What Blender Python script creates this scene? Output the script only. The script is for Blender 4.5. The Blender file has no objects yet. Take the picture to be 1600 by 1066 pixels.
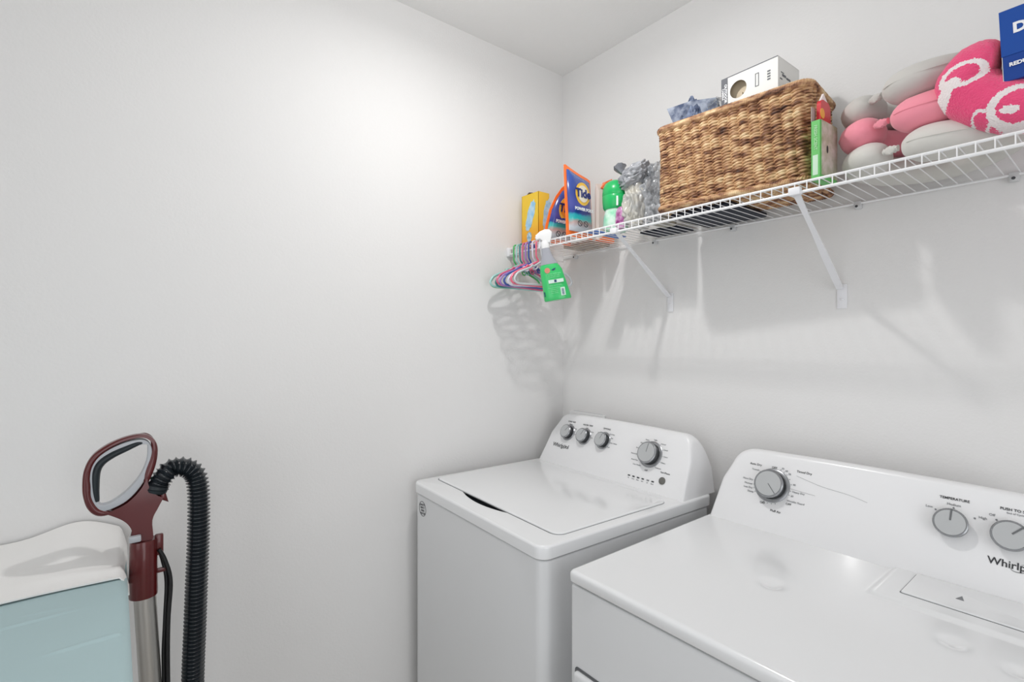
import bpy, bmesh, math, random
from mathutils import Vector, Matrix, Euler, noise
random.seed(7)
PI = math.pi
SC = bpy.context.scene
COL = SC.collection

# ------------------------------------------------------------------ camera, light, exposure
F_PX = 782.0
cam_d = bpy.data.cameras.new('camera'); cam = bpy.data.objects.new('camera', cam_d); COL.objects.link(cam)
cam_d.sensor_width = 36.0; cam_d.lens = F_PX/1600*36.0
cam_d.shift_y = -2.0/1600; cam_d.clip_start = 0.02
fw = Vector((-0.783, 0.622, 0)).normalized()
cam.location = (1.60, -1.56, 1.40)
cam.rotation_euler = fw.to_track_quat('-Z', 'Y').to_euler()
SC.camera = cam

world = bpy.data.worlds.new('world'); SC.world = world; world.use_nodes = True
world.node_tree.nodes['Background'].inputs[0].default_value = (0.93, 0.96, 1.0, 1)
world.node_tree.nodes['Background'].inputs[1].default_value = 0.6

def area(name, loc, direction, sx, sy, power, color=(1, 1, 1), shape='RECTANGLE'):
    l = bpy.data.lights.new(name, 'AREA'); l.shape = shape; l.size = sx
    if shape in ('RECTANGLE', 'ELLIPSE'): l.size_y = sy
    l.energy = power; l.color = color
    o = bpy.data.objects.new(name, l); COL.objects.link(o); o.location = loc
    o.rotation_euler = Vector(direction).to_track_quat('-Z', 'Y').to_euler()
    return o
LAMP = (0.68, -0.80, 2.48)
area('ceiling_lamp_light', LAMP, (0, 0, -1), 0.06, 0.06, 5.8, (1.0, 0.99, 0.98), 'DISK')
pl = bpy.data.lights.new('ceiling_lamp_glow', 'POINT'); pl.energy = 3.4; pl.shadow_soft_size = 0.03; pl.color = (1.0, 0.99, 0.98)
po = bpy.data.objects.new('ceiling_lamp_glow', pl); COL.objects.link(po); po.location = (LAMP[0], LAMP[1], LAMP[2]-0.06)
area('doorway_fill', (1.75, -3.1, 1.35), (-0.22, 1, 0.0), 1.7, 2.2, 13.5, (0.97, 0.985, 1.0))  # soft fill added beyond an invented doorway behind the camera
area('side_doorway_fill', (3.2, -1.5, 1.35), (-1, 0.1, 0.0), 1.3, 2.1, 18.0, (0.97, 0.985, 1.0))  # second added fill, from the right, to lift the left wall

SC.view_settings.view_transform = 'Standard'; SC.view_settings.look = 'None'
SC.view_settings.exposure = -0.08; SC.view_settings.gamma = 1.0
SC.view_settings.use_curve_mapping = False

# ------------------------------------------------------------------ materials
def lin(c):
    return tuple(((v/12.92) if v <= 0.04045 else ((v+0.055)/1.055)**2.4) for v in c)
def rgb(h):
    return lin(tuple(int(h[i:i+2], 16)/255 for i in (0, 2, 4)))
def mat(name, hexc, rough=0.5, metal=0.0, bump=None, coat=0.0, trans=0.0, alpha=1.0, mottled=None, sheen=0.0, ior=1.45):
    m = bpy.data.materials.new(name); m.use_nodes = True
    nt = m.node_tree; p = nt.nodes['Principled BSDF']
    p.inputs['Base Color'].default_value = (*rgb(hexc), 1)
    p.inputs['Roughness'].default_value = rough; p.inputs['Metallic'].default_value = metal
    p.inputs['Coat Weight'].default_value = coat; p.inputs['Coat Roughness'].default_value = 0.08
    p.inputs['Transmission Weight'].default_value = trans; p.inputs['Alpha'].default_value = alpha
    p.inputs['Sheen Weight'].default_value = sheen; p.inputs['IOR'].default_value = ior
    tc = nt.nodes.new('ShaderNodeTexCoord')
    if mottled:
        h2, sc = mottled
        n = nt.nodes.new('ShaderNodeTexNoise'); n.inputs['Scale'].default_value = sc; n.inputs['Detail'].default_value = 4
        r = nt.nodes.new('ShaderNodeValToRGB')
        r.color_ramp.elements[0].position = 0.35; r.color_ramp.elements[0].color = (*rgb(hexc), 1)
        r.color_ramp.elements[1].position = 0.65; r.color_ramp.elements[1].color = (*rgb(h2), 1)
        nt.links.new(tc.outputs['Object'], n.inputs['Vector']); nt.links.new(n.outputs['Fac'], r.inputs['Fac'])
        nt.links.new(r.outputs['Color'], p.inputs['Base Color'])
    if bump:
        sc, st, dist = bump
        n = nt.nodes.new('ShaderNodeTexNoise'); n.inputs['Scale'].default_value = sc; n.inputs['Detail'].default_value = 3
        b = nt.nodes.new('ShaderNodeBump'); b.inputs['Strength'].default_value = st; b.inputs['Distance'].default_value = dist
        nt.links.new(tc.outputs['Object'], n.inputs['Vector']); nt.links.new(n.outputs['Fac'], b.inputs['Height'])
        nt.links.new(b.outputs['Normal'], p.inputs['Normal'])
    return m
M = {}
M['wall'] = mat('wall_paint', 'E8E7E6', 0.85, bump=(170, 0.35, 0.0015))
M['ceiling'] = mat('ceiling_paint', 'F1F1F0', 0.8, bump=(120, 0.4, 0.002))
M['floor'] = mat('floor_tile', 'B9B4AC', 0.45, mottled=('A8A198', 5))
M['trim'] = mat('trim_paint', 'F1F1EF', 0.35)
M['enamel'] = mat('white_enamel', 'ECEDEE', 0.16, coat=0.4)
M['enamel_front'] = mat('white_enamel_matte', 'DFE0E1', 0.32, coat=0.15)
M['console'] = mat('console_plastic', 'EEEEEF', 0.28, coat=0.2)
M['seam'] = mat('dark_seam', '3A3B3D', 0.6)
M['recess'] = mat('recess_shade', '3B4045', 0.5)
M['knob_face'] = mat('knob_satin_silver', 'B9BBBC', 0.4)
M['knob_ring'] = mat('knob_chrome', '9C9EA1', 0.25, metal=0.6)
M['knob_side'] = mat('knob_dark_side', '3F4143', 0.3)
M['pointer'] = mat('pointer_grey', '6A6C6E', 0.5)
M['print'] = mat('printed_grey', '85878A', 0.6)
M['print_dark'] = mat('printed_dark', '3A3B3E', 0.6)
M['button'] = mat('start_button_grey', '6B6A66', 0.5)
M['wire'] = mat('white_vinyl_wire', 'F2F2F3', 0.3, coat=0.2)
M['bracket'] = mat('white_metal', 'EDEDF0', 0.35)
M['clipm'] = mat('clear_grey_plastic', 'D4D5D6', 0.3)
M['screw'] = mat('screw_metal', '55585C', 0.35, metal=0.8)
M['red'] = mat('metallic_burgundy', '560E10', 0.3, metal=0.1, coat=0.45)
M['greyring'] = mat('light_grey_plastic', 'B2B4B9', 0.35)
M['grip'] = mat('dark_rubber_grip', '1B2328', 0.45)
M['hose'] = mat('dark_hose', '1D2328', 0.22, coat=0.3)
M['silver'] = mat('silver_tube', 'B9B7B3', 0.32, metal=0.9)
M['cable'] = mat('black_cable', '17181A', 0.4)
M['blue_cloth'] = mat('pale_blue_cotton', 'B0C8CB', 0.85, bump=(900, 0.25, 0.0006), sheen=0.1)
M['white_cloth'] = mat('white_cotton', 'F2F1EF', 0.9, bump=(1000, 0.25, 0.0006), sheen=0.1)
M['white_plastic'] = mat('white_plastic', 'EEEEEE', 0.3)
M['card_white'] = mat('white_card', 'E4E4E0', 0.5)
M['card_grey'] = mat('dark_grey_card', '5A5C63', 0.5)
M['card_brown'] = mat('brown_card_inside', 'D8C8AE', 0.8)
M['gr_pillow'] = mat('grey_pillow_fabric', 'C6C3BE', 0.75, sheen=0.2, bump=(60, 0.15, 0.004))
M['gr_pillow2'] = mat('pale_grey_pillow_fabric', 'D2D0CA', 0.75, sheen=0.2, bump=(50, 0.2, 0.005))
M['pk_pillow'] = mat('pink_pillow_fabric', 'F294A4', 0.75, sheen=0.2, bump=(60, 0.15, 0.004))
M['box_blue'] = mat('blue_card', '0F3F92', 0.4)
M['white_ink'] = mat('white_ink', 'F3F3F5', 0.5)

# ------------------------------------------------------------------ helpers
def props(o, label=None, cat=None, group=None, kind=None):
    if label: o['label'] = label
    if cat: o['category'] = cat
    if group: o['group'] = group
    if kind: o['kind'] = kind
    return o
def thing(name, label, cat, loc=(0, 0, 0), rotz=0.0, group=None):
    o = bpy.data.objects.new(name, None); COL.objects.link(o)
    o.location = loc; o.rotation_euler = (0, 0, rotz); o.empty_display_size = 0.05
    return props(o, label, cat, group)
def root_loc(o):
    v = Vector((0, 0, 0))
    while o: v += o.location; o = o.parent
    return v
def link(name, bm, m, parent=None, smooth=35, origin=None, kind=None):
    """bm in nominal world coordinates -> one mesh object"""
    me = bpy.data.meshes.new(name)
    bmesh.ops.recalc_face_normals(bm, faces=bm.faces)
    if parent is not None:
        off = root_loc(parent); loc = Vector((0, 0, 0))
    else:
        if origin is None:
            xs = [v.co for v in bm.verts]
            origin = Vector((sum(v.x for v in xs)/len(xs), sum(v.y for v in xs)/len(xs), min(v.z for v in xs)))
        off = Vector(origin); loc = Vector(origin)
    bmesh.ops.translate(bm, verts=bm.verts, vec=-off)
    if smooth:
        for f in bm.faces: f.smooth = True
        for e in bm.edges:
            if len(e.link_faces) == 2 and e.calc_face_angle(0) > math.radians(smooth): e.smooth = False
    bm.to_mesh(me); bm.free()
    ms = m if isinstance(m, (list, tuple)) else [m]
    for x in ms: me.materials.append(x)
    o = bpy.data.objects.new(name, me); COL.objects.link(o); o.location = loc
    if parent is not None: o.parent = parent
    if kind: o['kind'] = kind
    return o
def bx(bm, x0, x1, y0, y1, z0, z1, bev=0.0, seg=2, mtx=None):
    r = bmesh.ops.create_cube(bm, size=1.0)
    vs = r['verts']
    for v in vs:
        v.co = Vector(((x0+x1)/2 + v.co.x*(x1-x0), (y0+y1)/2 + v.co.y*(y1-y0), (z0+z1)/2 + v.co.z*(z1-z0)))
    if bev:
        es = list({e for v in vs for e in v.link_edges})
        g = bmesh.ops.bevel(bm, geom=es, offset=bev, segments=seg, profile=0.5, affect='EDGES')
        vs = list(set(g['verts']) | {v for v in vs if v.is_valid})
    if mtx is not None: bmesh.ops.transform(bm, matrix=mtx, verts=vs)
    return vs
def newbox(*a, **k):
    bm = bmesh.new(); bx(bm, *a, **k); return bm
def loft(bm, loops, closed=True, cap0=True, cap1=True, mi=0):
    rows = [[bm.verts.new(p) for p in lp] for lp in loops]
    n = len(rows[0])
    for a, b in zip(rows, rows[1:]):
        for i in range(n if closed else n-1):
            j = (i+1) % n
            try: bm.faces.new((a[i], a[j], b[j], b[i])).material_index = mi
            except ValueError: pass
    if cap0: bm.faces.new(rows[0][::-1]).material_index = mi
    if cap1: bm.faces.new(rows[-1]).material_index = mi
    return rows
def frames(path, closed=False):
    pts = [Vector(p) for p in path]; n = len(pts); T = []
    for i in range(n):
        if closed: t = pts[(i+1) % n]-pts[i-1]
        else: t = pts[min(i+1, n-1)]-pts[max(i-1, 0)]
        T.append(t.normalized() if t.length > 1e-9 else Vector((0, 0, 1)))
    up = Vector((0, 0, 1)) if abs(T[0].z) < 0.9 else Vector((1, 0, 0))
    N = [(up - T[0]*up.dot(T[0])).normalized()]
    for i in range(1, n):
        q = T[i-1].rotation_difference(T[i]); v = q @ N[-1]
        v = (v-T[i]*v.dot(T[i])).normalized(); N.append(v)
    return pts, T, N
def tube(bm, path, r, seg=8, closed=False, caps=True, mi=0, flat=None):
    """r number, list, or (a,b) elliptic via flat=(normal vector, ratio)"""
    pts, T, N = frames(path, closed)
    rows = []
    for i, p in enumerate(pts):
        ri = r[i] if isinstance(r, (list, tuple)) else r
        B = T[i].cross(N[i]); row = []
        for k in range(seg):
            a = 2*PI*k/seg; d = N[i]*math.cos(a)*ri + B*math.sin(a)*ri
            if flat:
                nv, q = flat; d = d - nv*d.dot(nv)*(1-q)
            row.append(bm.verts.new(p+d))
        rows.append(row)
    rr = rows + [rows[0]] if closed else rows
    for a, b in zip(rr, rr[1:]):
        for k in range(seg):
            j = (k+1) % seg
            bm.faces.new((a[k], a[j], b[j], b[k])).material_index = mi
    if caps and not closed:
        bm.faces.new(rows[0][::-1]).material_index = mi; bm.faces.new(rows[-1]).material_index = mi
    return rows
def lathe(bm, prof, mtx, seg=32, mi=0, cap=True):
    loops = [[mtx @ Vector((r*math.cos(2*PI*k/seg), r*math.sin(2*PI*k/seg), z)) for k in range(seg)] for r, z in prof]
    loft(bm, loops, cap0=cap, cap1=cap, mi=mi)
def crom(P, n=6, closed=False):
    P = [Vector(p) for p in P]; m = len(P); out = []
    rng = range(m) if closed else range(m-1)
    for i in rng:
        if closed: a, b, c, d = P[i-1], P[i], P[(i+1) % m], P[(i+2) % m]
        else: a, b, c, d = P[max(i-1, 0)], P[i], P[i+1], P[min(i+2, m-1)]
        for k in range(n):
            t = k/n
            out.append(0.5*((2*b)+(-a+c)*t+(2*a-5*b+4*c-d)*t*t+(-a+3*b-3*c+d)*t**3))
    if not closed: out.append(P[-1])
    return out
def rrect(x0, x1, y0, y1, r, n=6):
    out = []
    rs = r if isinstance(r, (list, tuple)) else [r]*4      # order: (x1,y1),(x0,y1),(x0,y0),(x1,y0)
    for (cx, cy, a0, q) in ((x1, y1, 0, rs[0]), (x0, y1, 90, rs[1]), (x0, y0, 180, rs[2]), (x1, y0, 270, rs[3])):
        sx = -1 if cx == x1 else 1; sy = -1 if cy == y1 else 1
        for k in range(n+1):
            a = math.radians(a0+90*k/n)
            out.append((cx+sx*q+q*math.cos(a), cy+sy*q+q*math.sin(a)))
    return out
def slab(bm, x0, x1, y0, y1, z0, z1, rc, e, n=6, ebot=0.0):
    """plan-rounded slab with rolled top edge"""
    lo = []
    def L(ins, z):
        return [Vector((x, y, z)) for x, y in rrect(x0+ins, x1-ins, y0+ins, y1-ins, max(rc-ins, 0.0008), n)]
    if ebot:
        for k in range(3): a = k/3*PI/2; lo.append(L(ebot*(1-math.sin(a)), z0+ebot*(1-math.cos(a))))
    else: lo.append(L(0, z0))
    for k in range(5): a = k/4*PI/2; lo.append(L(e*(1-math.cos(a)), z1-e+e*math.sin(a)))
    loft(bm, lo)
def curve_mesh(splines, extrude, bevel, res=3):
    cu = bpy.data.curves.new('c', 'CURVE'); cu.dimensions = '2D'; cu.fill_mode = 'BOTH'
    cu.extrude = extrude; cu.bevel_depth = bevel; cu.bevel_resolution = res
    for sp in splines:
        s = cu.splines.new('POLY'); s.points.add(len(sp)-1)
        for i, (a, b) in enumerate(sp): s.points[i].co = (a, b, 0, 1)
        s.use_cyclic_u = True
    o = bpy.data.objects.new('c', cu); COL.objects.link(o)
    dg = bpy.context.evaluated_depsgraph_get()
    me = bpy.data.meshes.new_from_object(o.evaluated_get(dg))
    bpy.data.objects.remove(o); bpy.data.curves.remove(cu)
    return me
def text_into(bm, body, size, mtx, align='CENTER', depth=0.0002, bold=0.0, mi=0, spacing=1.0):
    cu = bpy.data.curves.new('t', 'FONT'); cu.body = body; cu.size = size; cu.align_x = align; cu.align_y = 'CENTER'
    cu.extrude = depth; cu.offset = bold; cu.resolution_u = 3; cu.space_character = spacing
    o = bpy.data.objects.new('t', cu); COL.objects.link(o)
    dg = bpy.context.evaluated_depsgraph_get()
    me = bpy.data.meshes.new_from_object(o.evaluated_get(dg))
    me.transform(mtx)
    n0 = len(bm.faces); bm.from_mesh(me); bm.faces.ensure_lookup_table()
    for i in range(n0, len(bm.faces)): bm.faces[i].material_index = mi
    bpy.data.meshes.remove(me); bpy.data.objects.remove(o); bpy.data.curves.remove(cu)
def plate_into(bm, splines, extrude, bevel, mtx, mi=0, res=2):
    me = curve_mesh(splines, extrude, bevel, res); me.transform(mtx)
    n0 = len(bm.faces); bm.from_mesh(me); bm.faces.ensure_lookup_table()
    for i in range(n0, len(bm.faces)): bm.faces[i].material_index = mi
    bpy.data.meshes.remove(me)
    bmesh.ops.remove_doubles(bm, verts=bm.verts, dist=1e-6)
def basis(o, r, u):
    r = Vector(r).normalized(); u = Vector(u).normalized(); n = r.cross(u)
    m = Matrix((r, u, n)).transposed().to_4x4(); m.translation = Vector(o); return m
def circ(cx, cy, r, n=32, ry=None):
    ry = ry or r
    return [(cx+r*math.cos(2*PI*k/n), cy+ry*math.sin(2*PI*k/n)) for k in range(n)]
def boolean(obj_a, bm_cut):
    me = bpy.data.meshes.new('cut'); bmesh.ops.recalc_face_normals(bm_cut, faces=bm_cut.faces); bm_cut.to_mesh(me); bm_cut.free()
    c = bpy.data.objects.new('cut', me); COL.objects.link(c)
    c.matrix_world = Matrix.Identity(4)
    md = obj_a.modifiers.new('b', 'BOOLEAN'); md.operation = 'DIFFERENCE'; md.object = c; md.solver = 'EXACT'
    bpy.context.view_layer.update()
    dg = bpy.context.evaluated_depsgraph_get()
    new = bpy.data.meshes.new_from_object(obj_a.evaluated_get(dg))
    old = obj_a.data; obj_a.modifiers.clear(); obj_a.data = new
    bpy.data.objects.remove(c)

# ------------------------------------------------------------------ room
CEIL = 2.57; XR = 2.7; YF = -2.7
def struct(name, bm, m):
    o = link(name, bm, m, smooth=0); o['kind'] = 'structure'; return o
struct('floor', newbox(-0.1, XR+0.1, YF-0.1, 0.1, -0.1, 0), M['floor'])
struct('ceiling', newbox(-0.1, XR+0.1, YF-0.1, 0.1, CEIL, CEIL+0.1), M['ceiling'])
struct('wall_left', newbox(-0.1, 0, YF-0.1, 0.1, 0, CEIL), M['wall'])
struct('wall_back', newbox(0, XR, 0, 0.1, 0, CEIL), M['wall'])
bm = bmesh.new()                                                     # front wall, wide doorway added to admit the fill light
bx(bm, 0, 0.9, YF-0.1, YF, 0, CEIL); bx(bm, 2.5, XR, YF-0.1, YF, 0, CEIL); bx(bm, 0.9, 2.5, YF-0.1, YF, 2.15, CEIL)
struct('wall_front', bm, M['wall'])
bm = bmesh.new()                                                     # right wall, doorway added to admit the side fill
bx(bm, XR, XR+0.1, -0.7, 0, 0, CEIL); bx(bm, XR, XR+0.1, YF, -2.0, 0, CEIL); bx(bm, XR, XR+0.1, -2.0, -0.7, 2.15, CEIL)
struct('wall_right', bm, M['wall'])
bm = bmesh.new(); bx(bm, 0, 0.014, YF, 0, 0, 0.09, 0.004); struct('baseboard_left', bm, M['trim'])
bm = bmesh.new(); bx(bm, 0.014, XR, -0.014, 0, 0, 0.09, 0.004); struct('baseboard_back', bm, M['trim'])

# ceiling lamp
t = thing('ceiling_light', 'round white flush ceiling light overhead near the washer', 'ceiling light', (LAMP[0], LAMP[1], LAMP[2]))
bm = bmesh.new(); lathe(bm, [(0.085, 2.485), (0.10, 2.50), (0.12, 2.555), (0.125, CEIL)], Matrix.Translation((LAMP[0], LAMP[1], 0)), 40)
link('housing', bm, M['white_plastic'], t)

# recessed washer outlet box behind the washer
t = thing('outlet_box', 'white washer supply box set in the back wall behind the washer', 'outlet box', (0.15, 0, 0.97))
bm = bmesh.new()
plate_into(bm, [[(-0.098, -0.07), (0.098, -0.07), (0.098, 0.07), (-0.098, 0.07)], [(-0.082, -0.054), (-0.082, 0.054), (0.082, 0.054), (0.082, -0.054)]], 0.003, 0.001, basis((0.150, -0.005, 1.021), (1, 0, 0), (0, 0, 1)))
link('frame', bm, M['white_plastic'], t)
link('back_panel', newbox(0.07, 0.23, -0.003, -0.001, 0.985, 1.095), M['clipm'], t)

# ------------------------------------------------------------------ appliances
def face_frame(x, yb, z0, yt, z1, s, lift=0.0):
    """matrix on the slanted face at x, distance s up the slope"""
    up = Vector((0, yt-yb, z1-z0)); L = up.length; up.normalize()
    r = Vector((1, 0, 0)); n = r.cross(up)
    return basis(Vector((x, yb, z0))+up*s+n*lift, r, up)
def console_mesh(x0, x1, xt0, xt1, yb, z0, yt, z1, rc, yback, drop, bulge=0.006):
    up = Vector((0, yt-yb, z1-z0)); H = up.length
    # outline in (x, v)
    out = []
    def arc(c, a0, a1, r, n=8):
        for k in range(n+1):
            a = math.radians(a0+(a1-a0)*k/n); out.append((c[0]+r*math.cos(a), c[1]+r*math.sin(a)))
    out.append((x0, 0)); out.append((x1, 0))
    for k in range(1, 4): out.append((x1+(xt1-x1)*0.6*k/4, (H-rc)*k/4))
    arc((xt1-rc, H-rc), 12, 88, rc)
    for k in range(1, 12):
        f = k/12; out.append((xt1-rc+(xt0+rc-xt1+rc)*f, H+bulge*math.sin(PI*f)*0.6))
    arc((xt0+rc, H-rc), 92, 168, rc)
    for k in range(3, 0, -1): out.append((x0+(xt0-x0)*0.6*k/4, (H-rc)*k/4))
    cx = (x0+x1)/2; e = 0.009
    loops = []
    def loop(ins, t, dn=0.0):
        lp = []
        for x, v in out:
            fx = (x-cx); w = (x1-x0)/2
            x_ = cx+fx*(1-ins/w); v_ = v*(1-ins/H) if v > 0 else 0
            z = z0 + v_/H*(z1-z0)*(1-drop*t**2.6); y = yb + v_/H*(yt-yb)
            y = y+(yback-y)*t; y += dn
            lp.append(Vector((x_, y, z)))
        return lp
    n_off = [(e, -0.0), (e*0.5, 0.0012), (e*0.15, 0.004), (0, 0.009)]
    for ins, dy in n_off:
        lp = loop(ins, 0); loops.append([p+Vector((0, dy, 0)) for p in lp])
    for k in range(1, 9): loops.append([p+Vector((0, 0.009*(1-k/8), 0)) for p in loop(0, k/8)])
    bm = bmesh.new(); loft(bm, loops); return bm
def knob(parent, fr, r, ang, prot=0.024, skirt=True, style='thin'):
    """fr = frame on the console face; ang = pointer direction in degrees from up (clockwise)"""
    if skirt:
        bm = bmesh.new(); lathe(bm, [(r*1.22, 0.0), (r*1.22, 0.0012), (r*1.13, 0.003), (r*0.98, 0.003), (r*0.95, 0.0)], fr, 40)
        link('dial_skirt', bm, M['knob_ring' if style == 'thin' else 'console'], parent)
    bm = bmesh.new()
    lathe(bm, [(r*0.90, 0), (r*0.93, prot*0.35), (r*0.97, prot*0.8)], fr, 40, mi=0)
    lathe(bm, [(r*0.97, prot*0.8), (r, prot*0.84), (r, prot*0.93), (r*0.93, prot), (r*0.85, prot)], fr, 40, mi=1)
    lathe(bm, [(r*0.865, prot-0.0005), (r*0.86, prot+0.0006), (0.001, prot+0.0010)], fr, 40, mi=2)
    k = link('control_knob', bm, [M['knob_side'], M['knob_ring'], M['knob_face']], parent)
    a = math.radians(-ang)
    R = fr @ Matrix.Rotation(a, 4, 'Z')
    bm = bmesh.new()
    w = 0.0016 if style == 'thin' else 0.0030
    if style == 'thin': bx(bm, -w/2, w/2, r*0.02, r*0.85, prot, prot+0.0014, mtx=R)
    else: bx(bm, -w/2, w/2, r*0.15, r*0.97, prot, prot+0.0016, mtx=R)
    link('pointer', bm, M['pointer'], k)
    return k
def swoosh(bm, fr, cx, cy, s, mi=0):
    """oval orbit mark around the logo's letters"""
    pts = []
    for k in range(26):
        a = math.radians(-200+k*11.5); x = cx+s*0.95*math.cos(a); y = cy+s*0.42*math.sin(a)
        th = math.radians(18)
        pts.append(fr @ Vector((cx+(x-cx)*math.cos(th)-(y-cy)*math.sin(th), cy+(x-cx)*math.sin(th)+(y-cy)*math.cos(th), 0.0004)))
    tube(bm, pts, [0.0002+0.0011*s/0.03*math.sin(PI*k/25)**0.7*0.6 for k in range(26)], 5, mi=mi)

def arc_text(bm, fr, cx, cy, R, items, size, mi=0):
    """small labels set out around a dial; items: (angle clockwise from up, text)"""
    for a, s in items:
        t_ = math.radians(a); x = cx+R*math.sin(t_); y = cy+R*math.cos(t_)
        al = 'LEFT' if math.sin(t_) > 0.25 else ('RIGHT' if math.sin(t_) < -0.25 else 'CENTER')
        text_into(bm, s, size, fr @ Matrix.Translation((x, y, 0.0004)), al, mi=mi)
def ticks(bm, fr, cx, cy, R0, R1, angs, w=0.0008, mi=0):
    for a in angs:
        bx(bm, -w/2, w/2, R0, R1, 0.0002, 0.0006, mtx=fr @ Matrix.Translation((cx, cy, 0)) @ Matrix.Rotation(math.radians(-a), 4, 'Z'))

# ---- washer (nominal square position, turned 2 degrees)
WX0, WX1, WYF, WYB, WZ = 0.060, 0.752, -0.775, -0.085, 0.918
washer = thing('washing_machine', 'white top-loading washing machine with four grey dials standing in the corner', 'washing machine', (0.405, -0.42, 0), math.radians(-2.2))
bm = bmesh.new()
slab(bm, WX0+0.004, WX1-0.004, WYF+0.006, WYB, 0.02, 0.880, 0.03, 0.006)
cab = link('cabinet', bm, M['enamel_front'], washer)
bm = bmesh.new(); slab(bm, WX0+0.012, WX1-0.012, WYF+0.014, WYB, 0.878, 0.888, 0.03, 0.001); link('seam', bm, M['seam'], washer)
bm = bmesh.new(); slab(bm, WX0, WX1, WYF, WYB+0.01, 0.8845, WZ, 0.032, 0.007, n=8, ebot=0.003)
deck = link('top_deck', bm, M['enamel'], washer)
# crescent finger recess in front of the lid (cut as a real hollow)
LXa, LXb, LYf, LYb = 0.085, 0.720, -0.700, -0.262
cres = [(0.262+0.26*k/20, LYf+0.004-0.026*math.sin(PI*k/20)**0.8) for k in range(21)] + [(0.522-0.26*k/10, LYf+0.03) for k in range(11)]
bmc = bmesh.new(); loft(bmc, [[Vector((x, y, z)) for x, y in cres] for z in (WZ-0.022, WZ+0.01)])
bpy.context.view_layer.update()
deckrot = washer.matrix_world.copy()
off = root_loc(washer); bmesh.ops.translate(bmc, verts=bmc.verts, vec=-off); bmesh.ops.transform(bmc, matrix=deckrot, verts=bmc.verts)
boolean(deck, bmc)
bm = bmesh.new(); loft(bm, [[Vector((x, y, z)) for x, y in cres] for z in (WZ-0.0225, WZ-0.012)]); link('recess_shade_insert', bm, M['recess'], washer)  # dark floor insert stands in for the shade inside the hollow
bm = bmesh.new()
slab(bm, LXa-0.002, LXb+0.002, LYf-0.0005, LYb, WZ-0.001, WZ+0.0004, 0.03, 0.0003, n=8); link('lid_gap', bm, M['pointer'], washer)
bm = bmesh.new(); slab(bm, LXa, LXb, LYf+0.002, LYb, WZ-0.0005, WZ+0.0045, 0.028, 0.004, n=8)
link('lid', bm, M['enamel'], washer)
WC = dict(yb=-0.228, z0=WZ, yt=-0.140, z1=1.102)
bm = console_mesh(0.072, 0.745, 0.116, 0.722, WC['yb'], WC['z0'], WC['yt'], WC['z1'], 0.042, -0.060, 0.30)
wcon = link('control_console', bm, M['console'], washer, smooth=50)
def wf(x, z, lift=0.0005):
    s = (z-WC['z0'])/(WC['z1']-WC['z0'])*math.hypot(WC['z1']-WC['z0'], WC['yt']-WC['yb'])
    return face_frame(x, WC['yb'], WC['z0'], WC['yt'], WC['z1'], s, lift)
for x, z, a in ((0.190, 1.036, 38), (0.279, 1.034, 22), (0.376, 1.034, 18)): knob(wcon, wf(x, z), 0.0265, a, 0.022, style='thin')
knob(wcon, wf(0.590, 1.024), 0.036, 2, 0.026, style='thin')
bm = bmesh.new()
for x, z, ttl, its in ((0.190, 1.036, 'LOAD SIZE', ((-55, 'Small'), (0, 'Medium'), (55, 'Large'), (95, 'Auto'))),
                       (0.279, 1.034, 'WATER TEMP', ((-55, 'Cold'), (0, 'Cool'), (50, 'Warm'), (90, 'Hot'))),
                       (0.376, 1.034, 'OPTIONS', ((-40, 'Normal'), (35, 'Extra Rinse'), (65, 'Soak'), (95, 'Fabric Softener'), (125, 'Both')))):
    f = wf(x, z); text_into(bm, ttl, 0.0085, f @ Matrix.Translation((0, 0.044, 0.0004)), mi=1)
    arc_text(bm, f, 0, 0, 0.034, its, 0.0052)
link('option_lettering', bm, [M['print'], M['print_dark']], wcon, smooth=0); bm = bmesh.new()
f = wf(0.590, 1.024)
arc_text(bm, f, 0, 0, 0.050, ((-25, 'Heavy'), (5, 'Bulky'), (35, 'Normal'), (62, 'Casual'), (88, 'Colors'), (112, 'Whites'), (140, 'Delicates'), (-50, 'Quick'), (-75, 'Towels'), (-100, 'Rinse & Spin'), (-125, 'Drain & Spin'), (-150, 'Clean Washer')), 0.0058)
ticks(bm, f, 0, 0, 0.045, 0.048, (-100, -75, -50, -25, 5, 35, 62, 88, 112, 140))
text_into(bm, 'OFF', 0.007, f @ Matrix.Translation((0, -0.054, 0.0004)), mi=1)
for k, x in enumerate((0.530, 0.549, 0.568, 0.587, 0.607, 0.626)):
    f2 = wf(x, 0.949)
    text_into(bm, ('Fill', 'Wash', 'Rinse', 'Spin', 'Lid', 'Done')[k], 0.0048, f2 @ Matrix.Translation((0, -0.008, 0.0003)))
text_into(bm, 'Start/Pause', 0.0078, wf(0.662, 0.981), mi=1)
o = link('cycle_lettering', bm, [M['print'], M['print_dark']], wcon, smooth=0)
# indicator marks are dark
for x in (0.530, 0.549, 0.568, 0.587, 0.607, 0.626):
    bm = bmesh.new(); bx(bm, -0.0045, 0.0045, -0.0019, 0.0019, 0, 0.0011, mtx=wf(x, 0.949)); link('indicator_light', bm, M['print_dark' if x != 0.607 else 'print'], wcon)
bm = bmesh.new(); lathe(bm, [(0.0115, 0), (0.0115, 0.002), (0.010, 0.003), (0.001, 0.003)], wf(0.659, 0.958), 28); link('start_button', bm, M['button'], wcon)
bm = bmesh.new(); f = wf(0.172, 0.984); text_into(bm, 'Whirlpool', 0.0215, f, depth=0.0003, bold=0.0002); swoosh(bm, f, 0.014, -0.002, 0.016)
link('logo', bm, M['print_dark'], wcon, smooth=0)
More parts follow.
